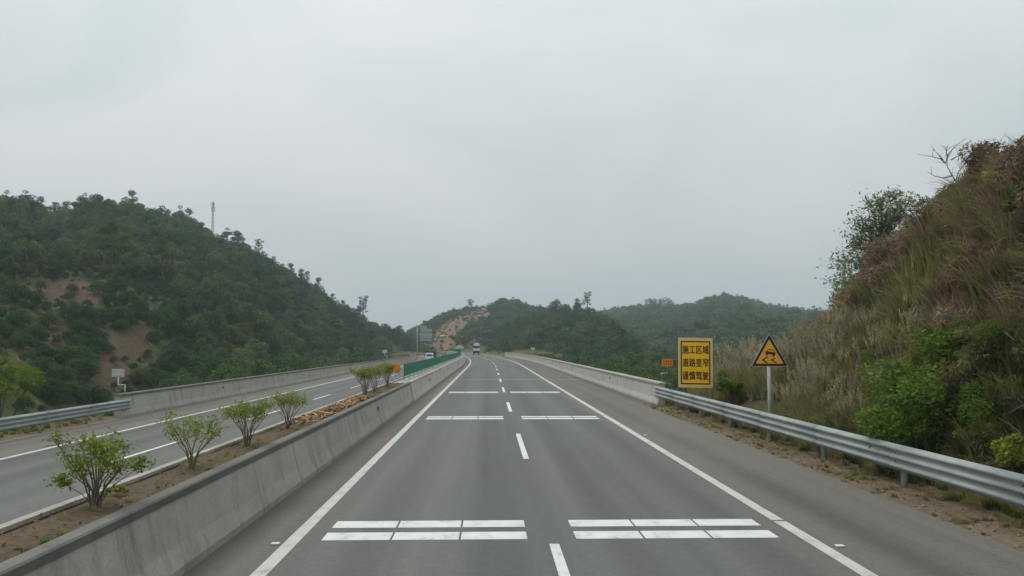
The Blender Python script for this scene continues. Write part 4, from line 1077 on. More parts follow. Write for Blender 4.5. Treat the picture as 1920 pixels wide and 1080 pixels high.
for i in range(4): ws_.v[i] = (ws_.v[i][0], ws_.v[i][1] - .02, ws_.v[i][2])
ws_.build('windscreen', M['glass'], cb)
MB().box((ox - .88, oy - .1, ZO + .38), (ox + .88, oy - .005, ZO + .62), .03).build('bumper', M['plate_back'], tk)
for s in (-1, 1):
    MB().box((ox + s * .62 - .16, oy - .03, ZO + .72), (ox + s * .62 + .16, oy + .03, ZO + .92), .02).build('headlight', M['lamp_white'], tk)
    MB().box((ox + s * 1.02 - .08, oy + .25, ZO + 1.3), (ox + s * 1.02 + .08, oy + .32, ZO + 1.65), .02).build('mirror', M['car_dark'], tk)
    for yy in (oy + .9, oy + 4.3): wheel(tk, ox + s * .78, yy, ZO + .38, .38, .24)
MB().box((ox - .4, oy + 1.5, ZO + .4), (ox + .4, oy + 5.2, ZO + .74), .02).build('chassis', M['car_dark'], tk)

# ------------------------------------------------------------------ rocks and stub at the far end
def rock(loc, r, seed, label, sz=0.7):
    bm = bmesh.new(); bmesh.ops.create_icosphere(bm, subdivisions=3, radius=1)
    for q in bm.verts:
        d = 1 + 0.35 * mnoise.noise(q.co * 1.3 + Vector((seed, 0, 0))) + 0.15 * mnoise.noise(q.co * 3.5 + Vector((0, seed, 0)))
        q.co = Vector((q.co.x * d * r, q.co.y * d * r * 0.8, q.co.z * d * r * sz))
    v = [tuple(q.co + Vector(loc)) for q in bm.verts]; f = [[q.index for q in t.verts] for t in bm.faces]; bm.free()
    o = mk('boulder', v, f, M['rock'], base=loc); return tag(o, label, 'boulder')
rock(P(861, 653, 345), 1.7, 1.0, 'large pale boulder beside the far end of the green fence')
rock(P(836, 655, 345), 1.1, 2.0, 'smaller pale boulder left of the far end of the green fence')
rock(P(819, 654, 350), 0.8, 3.0, 'smallest pale boulder at the foot of the red cut')
rock(P(831, 631, 420), 2.0, 4.0, 'pale rock outcrop halfway up the red cut', 0.4)
p = P(914, 661.5, 255)
stb = thing('concrete_block', (p.x, 255, 0), 'small pale concrete block at the road edge right of the truck', 'block')
MB().prism([(p.x - .65, -.05), (p.x + .65, -.05), (p.x + .58, .72), (p.x - .45, .72), (p.x - .58, .5)], 254.7, 255.4).build('block_body', M['conc_pale'], stb)

# ------------------------------------------------------------------ median shrubs
def shrub(name, label, base, H, W, nst, nleaf, seed, lm='leaf_shrub', lsize=0.055, flat=0.75, side=None, group=None, bark='bark_pale', low=0.5, extra=()):
    global rng; keep = rng; rng = np.random.default_rng(seed); r = random.Random(seed)
    t = thing(name, base, label, 'shrub', group); b = Vector(base)
    lines = []; tips = []
    for k in range(nst):
        a = k * 2.399 + r.uniform(-.4, .4); q = W * 0.5 * math.sqrt((k + .6) / nst) * r.uniform(.75, 1.1)
        top = b + Vector((q * math.cos(a), q * math.sin(a), H * (1 - 0.18 * (1 - flat) * r.random()) * r.uniform(flat, 1.0)))
        m1 = b + (top - b) * 0.35 + Vector((r.uniform(-.03, .03), r.uniform(-.03, .03), 0.06 * H)) - Vector((q * math.cos(a), q * math.sin(a), 0)) * 0.1
        m2 = b + (top - b) * 0.7 + Vector((r.uniform(-.03, .03), r.uniform(-.03, .03), 0.03 * H))
        st = b + Vector((r.uniform(-.05, .05), r.uniform(-.05, .05), -0.06))
        lines.append(([st, m1, m2, top], [0.010 * H + .003, .007 * H + .002, .005 * H + .002, .002]))
        tips.append((m1, m2, top))
        for j in range(3):
            u = r.uniform(.4, .9); o = (m1 + (top - m1) * u); e = o + Vector((r.uniform(-1, 1), r.uniform(-1, 1), r.uniform(.5, 1.2))) * 0.14 * H
            e.z = min(e.z, b.z + H); lines.append(([o, e], [.005, .002])); tips.append((o, (o + e) / 2, e))
    for ex in extra:
        e = b + Vector(ex); o = b + Vector((ex[0] * .35, ex[1] * .35, ex[2] * .55)); lines.append(([b, o, e], [.008, .006, .002]))
        for j in range(7): q = e + Vector((r.gauss(0, .05), r.gauss(0, .05), r.gauss(0, .03))); tips.append((o + (e - o) * .7, (o + e) / 2, q))
    tv, tf = branch_mesh(lines); mk('stems', tv, tf, M[bark], t, True)
    pts = []
    for i in range(nleaf):
        m1, m2, tp = tips[r.randrange(len(tips))]; u = low + (1.06 - low) * (r.random() ** 0.7)
        p = m1 + (tp - m1) * u; pts.append(p + Vector((r.gauss(0, 1), r.gauss(0, 1), r.gauss(0, .7))) * 0.055 * W)
    lv, lf = leaves(pts, lsize, .5, .5, .4, bend=.08); mk('foliage', lv, lf, M[lm], t)
    rng = keep; return t
def mpos(Y, dx=0): return (-4.52 + dx, Y, 0.90)
shrub('median_shrub', 'largest yellow green median shrub nearest the camera', mpos(10.0, -.02), 0.98, 0.98, 15, 2300, 101, lsize=.048, flat=.5, low=.38, extra=((-.40, -.05, .36), (.42, .3, .5)))
shrub('median_shrub', 'low sprig of leaves right of the nearest median shrub', mpos(10.8, -.12), 0.16, 0.34, 5, 120, 102, lsize=.055)
shrub('median_shrub', 'straggly open median shrub, second from the camera', mpos(13.1, .0), 0.92, 1.15, 10, 950, 103, lsize=.048, flat=.6, low=.35)
shrub('median_shrub', 'fan shaped median shrub, third from the camera', mpos(16.0, .02), 0.88, 1.2, 16, 1700, 104, lsize=.046, flat=.82, low=.5)
shrub('median_shrub', 'thin stemmed median shrub, fourth from the camera beside the leaf litter', mpos(19.3, .0), 0.86, 1.05, 13, 1300, 105, lsize=.046, flat=.78, low=.6)
shrub('median_shrub', 'yellow topped median shrub beyond the brown litter', mpos(31.2, .0), 1.12, 1.15, 13, 1300, 106, lsize=.062, flat=.8, low=.6)
shrub('median_shrub', 'median shrub in the middle of the farther clump of three', mpos(34.2, -.05), 1.10, 1.2, 13, 1200, 107, lsize=.062, flat=.8, low=.55)
shrub('median_shrub', 'last median shrub in front of the green fence', mpos(38.0, .0), 1.16, 1.2, 13, 1500, 108, lsize=.062, flat=.72, low=.3)

# dry litter heap on the median
lt = thing('litter_heap', (-4.5, 24, 0.92), 'heap of dry orange brown bark and palm litter on the median', 'litter')
for k in range(230):
    Y = rnd.uniform(20.3, 31.2); x = -4.53 + rnd.gauss(0, .20); x = max(-4.9, min(-4.18, x))
    L = rnd.uniform(.15, .8); wd = rnd.uniform(.025, .085); a = rnd.gauss(0, .55) + (math.pi / 2); z = 0.95 + rnd.random() * 0.07 * math.exp(-((x + 4.53) / .25) ** 2)
    ti = rnd.gauss(0, .14); n = 4; v = []; f = []
    for i in range(n + 1):
        s = i / n - .5; ww = wd * (1 - abs(s) * 0.9) * .5; cz = z + 0.06 * L * (1 - (2 * s) ** 2) + s * L * ti
        cxp = x + s * L * math.cos(a); cyp = Y + s * L * math.sin(a); nx, ny = -math.sin(a) * ww, math.cos(a) * ww
        cxp = max(-4.92, min(-4.16, cxp))
        v += [(cxp + nx, cyp + ny, cz), (cxp, cyp, cz + ww * .5), (cxp - nx, cyp - ny, cz), (cxp, cyp, cz + ww * .5 - .012)]
    for i in range(n):
        for j in range(4): f.append((i * 4 + j, i * 4 + (j + 1) % 4, (i + 1) * 4 + (j + 1) % 4, (i + 1) * 4 + j))
    f += [(0, 1, 2, 3), (n * 4 + 3, n * 4 + 2, n * 4 + 1, n * 4)]
    mk('dry_frond', v, f, M[rnd.choice(('dry_pale', 'dry_leaf', 'dry_leaf', 'litter', 'dry_red'))], lt)
# crumbs of dry leaf on median and verges
pts = []
for k in range(900): pts.append((rnd.uniform(-4.93, -4.15), rnd.uniform(3, 42), 0.958 + rnd.random() * .02))
for k in range(1800):
    x = rnd.uniform(7.2, 9.3); yy = rnd.uniform(6, 40); pts.append((x, yy, vz(x, yy) + .02))
for k in range(500):
    x = rnd.uniform(-20, -18.3); yy = rnd.uniform(15, 43); pts.append((x, yy, vzl(x, yy) + .02))
lv, lf = leaves(pts, .05, 1.2, .5, .5, bend=.1)
tag(mk('leaf_litter', lv, lf, M['litter']), 'scattered dry leaf crumbs on the median and verges', 'litter', kind='stuff')

# loose stones along the pavement edge
pv = []; pf = []
ico = bmesh.new(); bmesh.ops.create_icosphere(ico, subdivisions=1, radius=1); iv = [q.co.copy() for q in ico.verts]; ifc = [[q.index for q in f_.verts] for f_ in ico.faces]; ico.free()
for k in range(550):
    yy = rnd.uniform(7, 40); x = min(9.2, 7.28 + abs(rnd.gauss(0, .55))); rr_ = rnd.uniform(.008, .03) if rnd.random() < .9 else rnd.uniform(.03, .055); n0 = len(pv); zz = vz(x, yy)
    pv += [(x + q.x * rr_ * rnd.uniform(.7, 1.3), yy + q.y * rr_ * rnd.uniform(.7, 1.3), zz + q.z * rr_ * .7) for q in iv]; pf += [[i + n0 for i in f_] for f_ in ifc]
tag(mk('verge_stones', pv, pf, M['verge_rock']), 'loose small stones along the right pavement edge', 'stones', kind='stuff')

# ------------------------------------------------------------------ grasses
def tuft(seed, n, H, spread, wd, droop, base_r=0.12):
    r = np.random.default_rng(seed); V = []; Fc = []; k = 5
    for i in range(n):
        a = r.uniform(0, 6.28); q = base_r * math.sqrt(r.random()); h = H * r.uniform(.45, 1.05); sp = spread * r.uniform(.2, 1.1) * h
        bx, by_ = q * math.cos(a), q * math.sin(a); dx, dy = math.cos(a + r.normal(0, .5)), math.sin(a + r.normal(0, .5))
        ww = wd * r.uniform(.6, 1.2); sxv, syv = -dy * ww, dx * ww; n0 = len(V)
        for j in range(k):
            t = j / (k - 1); z = h * (t - droop * r.uniform(.6, 1.1) * t ** 3); o = sp * t ** 1.8; tp = 1 - t * .85
            V += [(bx + dx * o - sxv * tp, by_ + dy * o - syv * tp, z), (bx + dx * o + sxv * tp, by_ + dy * o + syv * tp, z)]
        for j in range(k - 1): Fc.append((n0 + 2 * j, n0 + 2 * j + 1, n0 + 2 * j + 3, n0 + 2 * j + 2))
    return np.array(V), np.array(Fc)
tufts = []
for k, (m, H_, sp, wd, dr) in enumerate((('grass_brown', .85, .9, .011, .45), ('grass_brown', .7, 1.1, .012, .6), ('grass_brown', 1.0, .7, .010, .3),
                                         ('grass_straw', 1.05, .5, .009, .2), ('grass_straw', .85, .7, .010, .35), ('grass_olive', .95, .6, .011, .25),
                                         ('grass_olive', .7, .8, .012, .4), ('grass_green', .5, .7, .011, .3), ('leaf_dark', .8, .9, .018, .4))):
    v, f = tuft(200 + k, 70, H_, sp, wd * 1.5, dr, .26)
    tufts.append(raw_mesh('tuft', v, f, [M[m]]))
def plumed_tuft(seed, H_, m):
    v, f = tuft(seed, 90, H_ * .8, .42, .014, .25, .3); r = random.Random(seed); mb = MB(); pts = []; outs = []
    for k in range(7):
        a = r.uniform(0, 6.28); l = r.uniform(.05, .3) * H_; h = H_ * r.uniform(.85, 1.1); tip = Vector((l * math.cos(a), l * math.sin(a), h)); mid = Vector((l * .4 * math.cos(a), l * .4 * math.sin(a), h * .6))
        mb.tube([(0, 0, 0), mid, tip], [.007, .005, .003], 3, False); ax = (tip - mid).normalized()
        for j in range(34):
            u = r.random(); pts.append(tip - ax * u * .38 + Vector((r.gauss(0, .017), r.gauss(0, .017), 0)) * (.4 + math.sin(u * 3.1))); outs.append(tuple(ax * 2))
    lv, lf = leaves(pts, .09, 0, .24, .3, np.array(outs))
    V_, F_, mi = join((v, f, 0), (np.array(mb.v), np.array(mb.f), 0), (lv, lf, 1)); return raw_mesh('plumed_tuft', V_, F_, [M[m], M['plume']], mi)
tufts += [plumed_tuft(231, 1.7, 'grass_straw'), plumed_tuft(232, 1.9, 'grass_straw'), plumed_tuft(233, 1.6, 'grass_olive')]
gcol = proto_collection('grass', tufts)
items = []
for k in range(4600):
    yy = rng.uniform(4, 50); s = rng.uniform(0.0, 1.35)
    p = bank_pt(s, yy); g = mnoise.noise((p[0] * .35, yy * .25, 5)); u = rng.random()
    if g < -.42: continue
    if yy < 21:
        if s > .42: pid = int(rng.choice([0, 1, 2, 2, 5])) if u < .92 else 5
        else: pid = int(rng.choice([8, 6, 5, 0, 8]))
    else:
        if s > .62: pid = int(rng.choice([0, 1, 2, 0, 5]))
        else: pid = int(rng.choice([3, 4, 5, 5, 6, 4, 6]))
    if g > .34 and u < .5: pid = 5 if s > .4 else 6
    if s > 1.0 and yy < 30 and u < .3: pid = 6
    if 29 < yy < 36.6 and p[0] < 10.6: continue
    sc = rng.uniform(.75, 1.35)
    if yy < 12: sc *= 0.9
    if yy > 37: sc *= 0.6
    lean = rng.normal(0, .18)
    items.append(((p[0], p[1], p[2] - .05), (lean, -0.25 * min(1, s * 2) + rng.normal(0, .15), rng.uniform(0, 6.28)), (sc, sc, sc), pid))
# low growth at the foot of the bank and along the verges
for k in range(700):
    yy = rng.uniform(6, 40); x = rng.uniform(8.45, 9.7); sc = rng.uniform(.25, .6)
    items.append(((x, yy, vz(x, yy)), (0, 0, rng.uniform(0, 6.28)), (sc,) * 3, int(rng.choice([3, 4, 6, 7, 8]))))
for k in range(170):
    yy = rng.uniform(6, 15.5); x = rng.uniform(8.25, 9.2); sc = rng.uniform(.2, .42)
    items.append(((x, yy, vz(x, yy)), (0, 0, rng.uniform(0, 6.28)), (sc,) * 3, 7))
for k in range(260):                       # tall plumed straw belt between the signs and the bank
    yy = rng.uniform(21, 41); s = rng.uniform(.02, .36); p = bank_pt(s, yy)
    if 28 < yy < 36.8 and p[0] < 10.7: continue
    sc = rng.uniform(.7, 1.15) * (0.8 if yy < 25 else 1); items.append(((p[0], p[1], p[2] - .05), (rng.normal(0, .08), rng.normal(0, .08), rng.uniform(0, 6.28)), (sc,) * 3, int(rng.choice([9, 11, 10, 11, 11]))))
scatter('bank_grass', items, gcol, 'dry brown and straw coloured grass covering the right bank', 'grass')
items = []
for k in range(900):
    x = rng.uniform(7.3, 8.6); yy = rng.uniform(7, 39); sc = rng.uniform(.06, .22)
    if mnoise.noise((x * 1.5, yy * .8, 2)) > -.05: items.append(((x, yy, vz(x, yy)), (0, 0, rng.uniform(0, 6.28)), (sc,) * 3, int(rng.choice([3, 4, 6, 7]))))
for k in range(420):
    x = rng.uniform(-21.8, -18.6); yy = rng.uniform(14, 44); sc = rng.uniform(.2, .55)
    items.append(((x, yy, vzl(x, yy)), (0, 0, rng.uniform(0, 6.28)), (sc,) * 3, int(rng.choice([3, 5, 6, 7, 7]))))
for k in range(150):
    items.append(((rng.uniform(-4.92, -4.2), rng.uniform(5, 42), .93), (0, 0, rng.uniform(0, 6.28)), (rng.uniform(.06, .16),) * 3, int(rng.choice([3, 6, 7]))))
for k in range(900):                       # straw bank at the far end of the bridge
    yy = rng.uniform(242, 330); x = 11 - dev(yy) + rng.uniform(-1.0, 22); z = ground_z(x, yy) + max(0, min(2.5, (x + dev(yy) - 11) * .28))
    items.append(((x, yy, z - .2), (0, 0, rng.uniform(0, 6.28)), (rng.uniform(1.2, 2.4),) * 3, int(rng.choice([3, 4, 3, 4, 5]))))
for k in range(600):
    yy = rng.uniform(300, 400); x = -30 - dev(yy) + rng.uniform(-2, 26)
    items.append(((x, yy, ground_z(x, yy)), (0, 0, rng.uniform(0, 6.28)), (rng.uniform(1, 1.8),) * 3, int(rng.choice([3, 4, 5, 6]))))
scatter('verge_grass', items, gcol, 'short dry grass along the verges and the far road edge', 'grass')

# tangled dead fern and scrub on the bank face
def tangle(seed, W, n, size, mat, stems=True):
    global rng; keep = rng; rng = np.random.default_rng(seed); r = random.Random(seed)
    lm = [((r.uniform(-.35, .35) * W, r.uniform(-.35, .35) * W, r.uniform(.1, .45) * W), (W * r.uniform(.14, .28),) * 2 + (W * r.uniform(.1, .2),)) for _ in range(9)]
    p, d = lump_points(lm, n); d[:, 2] -= .5
    lv, lf = leaves(p, size, .1, .22, .5, d * 1.2, bend=-.12)
    L_ = [([(0, 0, -.1), (c[0] * .6, c[1] * .6, c[2]), (c[0] * 1.5, c[1] * 1.5, c[2] + r.uniform(-.1, .3) * W)], [.012, .008, .003]) for c, _ in lm]
    tv, tf = branch_mesh(L_, 4)
    v, f, mi = join((lv, lf, 0), (tv, tf, 1)); rng = keep
    return raw_mesh('scrub', v, f, [M[mat], M['dead_wood']], mi)
scol = proto_collection('scrub', [tangle(400, 1.4, 2000, .13, 'grass_brown'), tangle(401, 1.7, 2400, .14, 'grass_brown'), tangle(402, 1.2, 1800, .11, 'dead_fern'), tangle(403, 1.5, 2200, .12, 'dead_fern'),
                                  tangle(404, 1.3, 1400, .10, 'leaf_dark'), tangle(405, 1.4, 1400, .10, 'leaf_bush'), tangle(406, 1.3, 1600, .13, 'grass_olive')])
items = []
for k in range(620):
    yy = rng.uniform(6, 45); s = rng.uniform(.12, 1.08); p = bank_pt(s, yy)
    if 29 < yy < 37 and p[0] < 11: continue
    g = mnoise.noise((p[0] * .3, yy * .22, 8)); h = mnoise.noise((p[0] * .5, yy * .4, 3))
    if g < -.12 or (s < .5 and yy > 20): continue
    if s > .4: pid = int(rng.choice([0, 1, 2, 3, 2])) if h < .22 else int(rng.choice([4, 6, 5]))
    else: pid = int(rng.choice([4, 6, 5, 6, 0]))
    sc = rng.uniform(.5, 1.25) * (0.7 if yy < 14 else 1) * (0.45 if yy > 37 else 0.75 if yy > 33 else 1); items.append((p, (rng.normal(0, .2), -.5 * s + rng.normal(0, .2), rng.uniform(0, 6.28)), (sc, sc, sc * rng.uniform(.7, 1.2)), pid))
for k in range(190):                       # green scrub spilling down to the guardrail
    yy = rng.uniform(10, 25); s = rng.uniform(.0, .4); p = bank_pt(s, yy); sc = rng.uniform(.45, .95)
    items.append((p, (rng.normal(0, .15), rng.normal(0, .15), rng.uniform(0, 6.28)), (sc,) * 3, int(rng.choice([5, 5, 6, 4, 6]))))
for k in range(70):                        # larger tangles that roughen the crest
    yy = rng.uniform(18, 40); s = rng.uniform(.7, 1.05); p = bank_pt(s, yy); sc = rng.uniform(.5, 1.1) * (.7 if yy > 33 else 1)
    items.append((p, (rng.normal(0, .2), rng.normal(0, .2), rng.uniform(0, 6.28)), (sc, sc, sc * rng.uniform(.8, 1.5)), int(rng.choice([0, 2, 3, 4, 6]))))
scatter('bank_scrub', items, scol, 'tangled dead fern and scrub over the face of the right bank', 'scrub')

# tall plumed grass clumps behind the guardrail
def plume_clump(px, py_top, Y, label, n=60, npl=9, seed=1, x=None, zb=None, m='grass_olive', sp=.42):
    p = P(px, py_top, Y); x = p.x
    s = max(0.0, (x - 9.5) / (np.interp(Y, YB, CX) - 9.5)); zb = bank_pt(s, Y)[2] if s > 0 else 0.0
    H_ = p.z - zb
    t = thing('plume_grass', (x, Y, zb), label, 'grass clump', 'tall plumed grass clumps behind the guardrail')
    v, f = tuft(seed, n * 2, H_ * .86, sp, .014, .25, .22 + .05 * H_); v = v + np.array((x, Y, zb)); mk('blades', v, f, M[m], t)
    r = random.Random(seed); mb = MB(); pts = []; outs = []
    for k in range(npl):
        a = r.uniform(0, 6.28); l = r.uniform(.1, .32) * H_; h = H_ * r.uniform(.82, 1.04)
        tip = Vector((x + l * math.cos(a), Y + l * math.sin(a), zb + h)); mid = Vector((x + l * .4 * math.cos(a), Y + l * .4 * math.sin(a), zb + h * .6))
        mb.tube([(x, Y, zb), mid, tip], [.008, .006, .003], 4, False)
        ax = (tip - mid).normalized()
        for j in range(40):
            u = r.random(); q = tip - ax * u * .42 + Vector((r.gauss(0, .018), r.gauss(0, .018), 0)) * (0.4 + math.sin(u * 3.1)); pts.append(q); outs.append(tuple(ax * 2))
    mb.build('stalks', M['grass_straw'], t)
    lv, lf = leaves(pts, .12, 0, .24, .3, np.array(outs)); mk('plumes', lv, lf, M['plume'], t)
plume_clump(1352, 650, 37.6, 'plumed grass clump just right of the yellow board', seed=301)
plume_clump(1376, 645, 35.6, 'second plumed grass clump right of the yellow board', seed=302)
plume_clump(1400, 650, 36.0, 'plumed grass clump midway between board and triangle', seed=303)
plume_clump(1425, 655, 33.5, 'plumed grass clump just left of the triangle', seed=304, m='grass_straw')
plume_clump(1478, 640, 34.5, 'straw plumed clump behind the right corner of the triangle', seed=305, m='grass_straw', npl=12)
plume_clump(1505, 650, 33.0, 'straw coloured clump right of the triangle', seed=306, m='grass_straw', npl=8)
plume_clump(1545, 660, 31.5, 'low straw clump between triangle and the bank', seed=307, m='grass_straw', npl=6)
plume_clump(1520, 640, 36.0, 'tall straw clump behind the gap between triangle and bank', seed=321, m='grass_straw', npl=12)
plume_clump(1452, 650, 31.0, 'straw clump close behind the triangle pole', seed=322, m='grass_straw', npl=6)
plume_clump(1562, 640, 34.0, 'pale plumed clump below the nose of the bank', seed=323, m='grass_straw', npl=10)
plume_clump(1490, 690, 28.5, 'short straw clump low behind the guardrail right of the pole', seed=324, m='grass_straw', npl=4)
plume_clump(1560, 700, 26.5, 'short olive clump low behind the guardrail before the bank', seed=325, npl=3)
plume_clump(1625, 690, 24.5, 'short straw clump left of the green bush', seed=326, m='grass_straw', npl=5)
plume_clump(1590, 655, 30.0, 'olive clump at the foot of the bank', seed=308, npl=5)
plume_clump(1735, 575, 20.5, 'tall pale plumed clump left of the plume row on the bank', seed=309, m='grass_straw', n=30, npl=8, sp=.3)
plume_clump(1772, 572, 20.0, 'tall pale plumed clump in the middle of the plume row on the bank', seed=310, m='grass_straw', n=30, npl=9, sp=.3)
plume_clump(1810, 568, 19.6, 'tall pale plumed clump right in the plume row on the bank', seed=311, m='grass_straw', n=30, npl=9, sp=.3)

# ------------------------------------------------------------------ bushes on and before the bank
def bush(name, label, lumps, n, lsize, lm, base, cat='bush', aspect=.55, stems=6, bark='bark', up=.6):
    t = thing(name, base, label, cat); b = Vector(base)
    lines = []
    for c, rr_ in lumps[:stems * 2]:
        c = Vector(c); m = b + (c - b) * .5 + Vector((rnd.uniform(-.1, .1), rnd.uniform(-.1, .1), .1)); lines.append(([b - Vector((0, 0, .1)), m, c], [.03, .02, .006]))
    tv, tf = branch_mesh(lines); mk('stems', tv, tf, M[bark], t, True)
    p, d = lump_points(lumps, n); lv, lf = leaves(p, lsize, up, aspect, .4, d * .4, bend=.06); mk('foliage', lv, lf, M[lm], t); return t
def lumps_at(px, py, Y, rpx, k, seed, flat=.8):
    r = random.Random(seed); res = []
    for i in range(k):
        a = r.uniform(0, 6.28); q = math.sqrt(r.random()) * rpx
        c = P(px + q * math.cos(a), py + q * math.sin(a) * flat, Y + r.uniform(-.5, .5)); rr_ = rpx / F * Y * r.uniform(.28, .5); res.append((tuple(c), (rr_, rr_, rr_ * .85)))
    return res
bush('leafy_bush', 'bright green leafy bush on the bank behind the guardrail', lumps_at(1760, 712, 18.5, 108, 22, 1), 5600, .115, 'leaf_bush', (P(1768, 712, 18.5).x, 18.5, .6))
bush('leafy_bush', 'darker green bush lower on the bank just above the guardrail', lumps_at(1720, 790, 17.6, 82, 16, 2), 3400, .105, 'leaf_bush', (P(1742, 790, 17.6).x, 17.6, .1))
bush('dark_bush', 'dull purplish green bush at the right edge above the guardrail', lumps_at(1872, 770, 17.2, 82, 16, 3), 3000, .11, 'leaf_dark', (P(1872, 770, 17.2).x, 17.2, .3))
bush('dark_bush', 'upper dull green bush at the right edge of the bank', lumps_at(1885, 690, 18.4, 62, 10, 4), 1700, .11, 'leaf_dark', (P(1885, 690, 18.4).x, 18.4, 1.2))
bush('grassy_bush', 'small bright green bush at the right edge low by the guardrail', lumps_at(1905, 858, 14.6, 40, 8, 5), 900, .10, 'leaf_shrub', (P(1905, 858, 14.6).x, 14.6, .05))
bush('leafy_bush', 'bright green bush high on the bank at the right edge', lumps_at(1908, 372, 18.4, 30, 8, 6), 900, .10, 'leaf_bush', (P(1912, 380, 18.8).x, 18.8, P(1912, 400, 18.8).z))
bush('leafy_bush', 'green bush on the slope between triangle sign and yellow board', lumps_at(1372, 718, 35.0, 26, 8, 7), 1200, .12, 'leaf_bush', (P(1372, 718, 35).x, 35.0, .2))
bush('green_shrub', 'fresh green shrub beyond the tall grass below the bank nose', lumps_at(1560, 622, 46, 34, 9, 8), 1300, .16, 'leaf_bush', (P(1560, 640, 46).x, 46, 0.0))
bush('dark_bush', 'dark green scrub under the sparse tree on the bank crest', lumps_at(1668, 520, 34.5, 30, 8, 9), 1300, .12, 'leaf_litchi', (P(1668, 540, 34.5).x, 34.5, P(1668, 556, 34.5).z))
bush('crest_bush', 'olive bush on the bank crest beside the dead tree', lumps_at(1835, 325, 24, 24, 7, 10), 900, .07, 'grass_olive', (P(1835, 340, 24).x, 24, P(1835, 350, 24).z), up=0.1, aspect=.25)
bush('bamboo_bush', 'yellow green bamboo bush at the left edge behind the guardrail', lumps_at(0, 712, 37.5, 58, 14, 11), 3200, .17, 'leaf_bamboo', (P(5, 760, 37.5).x, 37.5, -1.6), aspect=.25, up=.2)
bush('verge_bush', 'small yellow green bush beside the left parapet end', lumps_at(196, 774, 43.5, 14, 6, 12), 420, .11, 'leaf_bamboo', (P(196, 780, 43.5).x, 43.5, -1.0))
bush('verge_bush', 'dark green bush under the left guardrail', lumps_at(122, 782, 41.0, 18, 6, 13), 500, .12, 'leaf_forest', (P(122, 790, 41.0).x, 41.0, -1.2))

# ------------------------------------------------------------------ sparse tree and dead tree on the bank crest
def sparse_tree():
    Y = 37.5; b = P(1668, 600, Y)
    t = thing('sparse_tree', b, 'sparse leafed tree leaning out from the bank crest against the sky', 'tree')
    r = random.Random(5); lines = []; tips = []
    trunk = [b, P(1665, 560, Y), P(1655, 505, Y - .3), P(1650, 450, Y), P(1655, 405, Y + .2)]
    lines.append((trunk, [.10, .085, .065, .045, .02]))
    ends = [(1572, 505), (1585, 470), (1598, 440), (1612, 410), (1630, 385), (1655, 362), (1680, 358), (1705, 368), (1730, 378), (1750, 385), (1590, 540), (1605, 565), (1628, 560), (1640, 530), (1610, 520), (1620, 480), (1640, 440), (1665, 400), (1690, 400), (1660, 470), (1580, 525), (1595, 495), (1578, 545), (1588, 565), (1600, 580), (1618, 540), (1632, 505), (1575, 488), (1606, 455), (1625, 420), (1648, 380), (1640, 470), (1668, 440), (1690, 380), (1570, 520), (1615, 500), (1630, 455)]
    for ex, ey in ends:
        i = 1 if ey > 500 else (2 if ey > 430 else 3); o = trunk[i]; e = P(ex, ey, Y + r.uniform(-1.3, 1.3))
        m = o + (e - o) * .5 + Vector((0, r.uniform(-.2, .2), r.uniform(.1, .35))); lines.append(([o, m, e], [.024, .014, .004]))
        for k in range(15):
            u = r.uniform(.2, 1); a = m + (e - m) * u if u > .5 else o + (m - o) * (u * 2); tw = a + Vector((r.gauss(0, .38), r.gauss(0, .38), r.gauss(-.05, .3))); lines.append(([a, tw], [.008, .003])); tips.append((a, tw))
    tv, tf = branch_mesh(lines); mk('branches', tv, tf, M['dead_wood'], t, True)
    pts = []
    for k in range(8500):
        a, q = tips[r.randrange(len(tips))]; pts.append(a + (q - a) * r.uniform(.2, 1.1) + Vector((r.gauss(0, .17), r.gauss(0, .17), r.gauss(0, .15))))
    lv, lf = leaves(pts, .20, .8, .40, .35, bend=-.08); mk('foliage', lv, lf, M['leaf_sparse'], t)
sparse_tree()
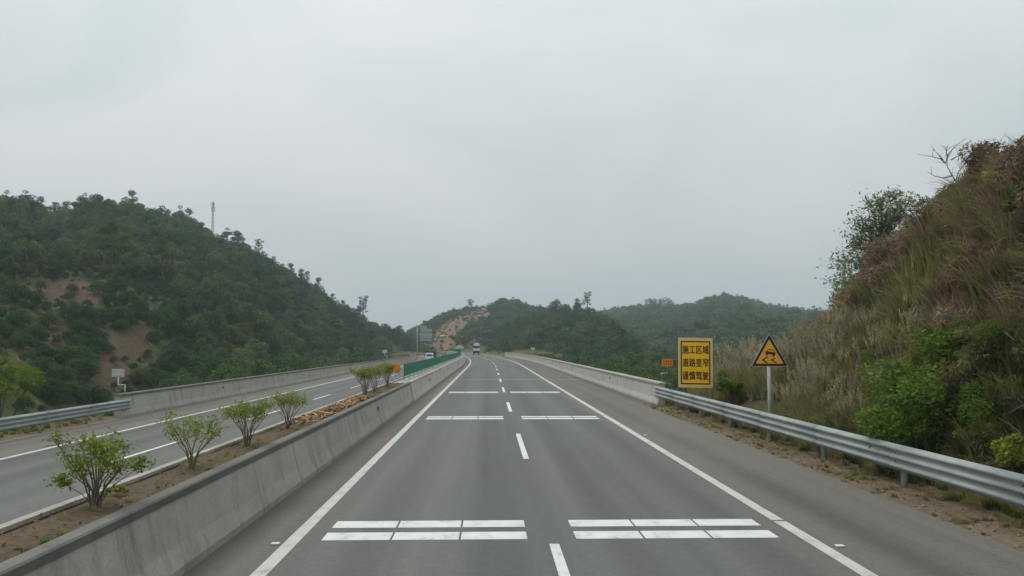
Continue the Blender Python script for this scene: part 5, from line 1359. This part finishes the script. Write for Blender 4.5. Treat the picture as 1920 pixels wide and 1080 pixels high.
def twig_tree(name, label, Y, lines_px, r0):
    b = P(*lines_px[0][0], Y); t = thing(name, b, label, 'dead tree'); r = random.Random(9); L_ = []
    for pl_ in lines_px:
        pts = [P(x, y_, Y + 0.25 * (i - 1) * r.uniform(-1, 1)) for i, (x, y_) in enumerate(pl_)]; n = len(pts)
        rad = r0 * (1 if pl_ is lines_px[0] else .55); L_.append((pts, [rad * (1 - .8 * i / (n - 1)) for i in range(n)]))
        for k in range(4 if pl_ is not lines_px[0] else 2):
            i = r.randrange(1, n); o = pts[i - 1] + (pts[i] - pts[i - 1]) * r.random(); L_.append(([o, o + Vector((r.gauss(0, .12), r.gauss(0, .12), r.uniform(.05, .28)))], [r0 * .22, r0 * .08]))
    v, f = branch_mesh(L_, 6); mk('branches', v, f, M['dead_wood'], t, True); return t
twig_tree('dead_tree', 'bare forked dead tree on the bank crest against the sky', 27.0,
          [[(1803, 362), (1795, 345), (1783, 325), (1773, 306)], [(1773, 306), (1778, 290), (1790, 275), (1811, 259)], [(1773, 306), (1764, 298), (1748, 294), (1720, 289)],
           [(1768, 300), (1760, 290), (1752, 282)], [(1792, 340), (1797, 322), (1805, 312), (1815, 298)], [(1785, 330), (1770, 334), (1752, 330), (1738, 322)], [(1783, 300), (1795, 293), (1806, 290)], [(1776, 292), (1774, 282), (1778, 272)]], .042)
twig_tree('dead_twigs', 'thin bare twigs above the bank at the right edge', 23.0,
          [[(1862, 312), (1860, 295), (1857, 275)], [(1860, 300), (1850, 285), (1842, 275)], [(1858, 285), (1872, 272), (1880, 262)], [(1890, 300), (1895, 280), (1905, 262)], [(1893, 285), (1880, 275), (1872, 272)],
           [(1910, 290), (1918, 270), (1935, 255)], [(1912, 280), (1900, 272), (1885, 268)]], .014)

# ------------------------------------------------------------------ haze
hz = MB().box((-1700, -320, VAL - 14), (1700, 3100, 150)).build('haze', bpy.data.materials.new('haze_air'))
tag(hz, 'pale haze filling the valley air', 'haze', kind='stuff')
hm = hz.data.materials[0]; hm.use_nodes = True; ht = hm.node_tree; ht.nodes.clear()
ho = ht.nodes.new('ShaderNodeOutputMaterial'); hv = ht.nodes.new('ShaderNodeVolumePrincipled')
hv.inputs['Color'].default_value = (0.76, 0.88, 0.94, 1); hv.inputs['Density'].default_value = 0.00036; hv.inputs['Anisotropy'].default_value = 0.2
ht.links.new(hv.outputs[0], ho.inputs['Volume'])
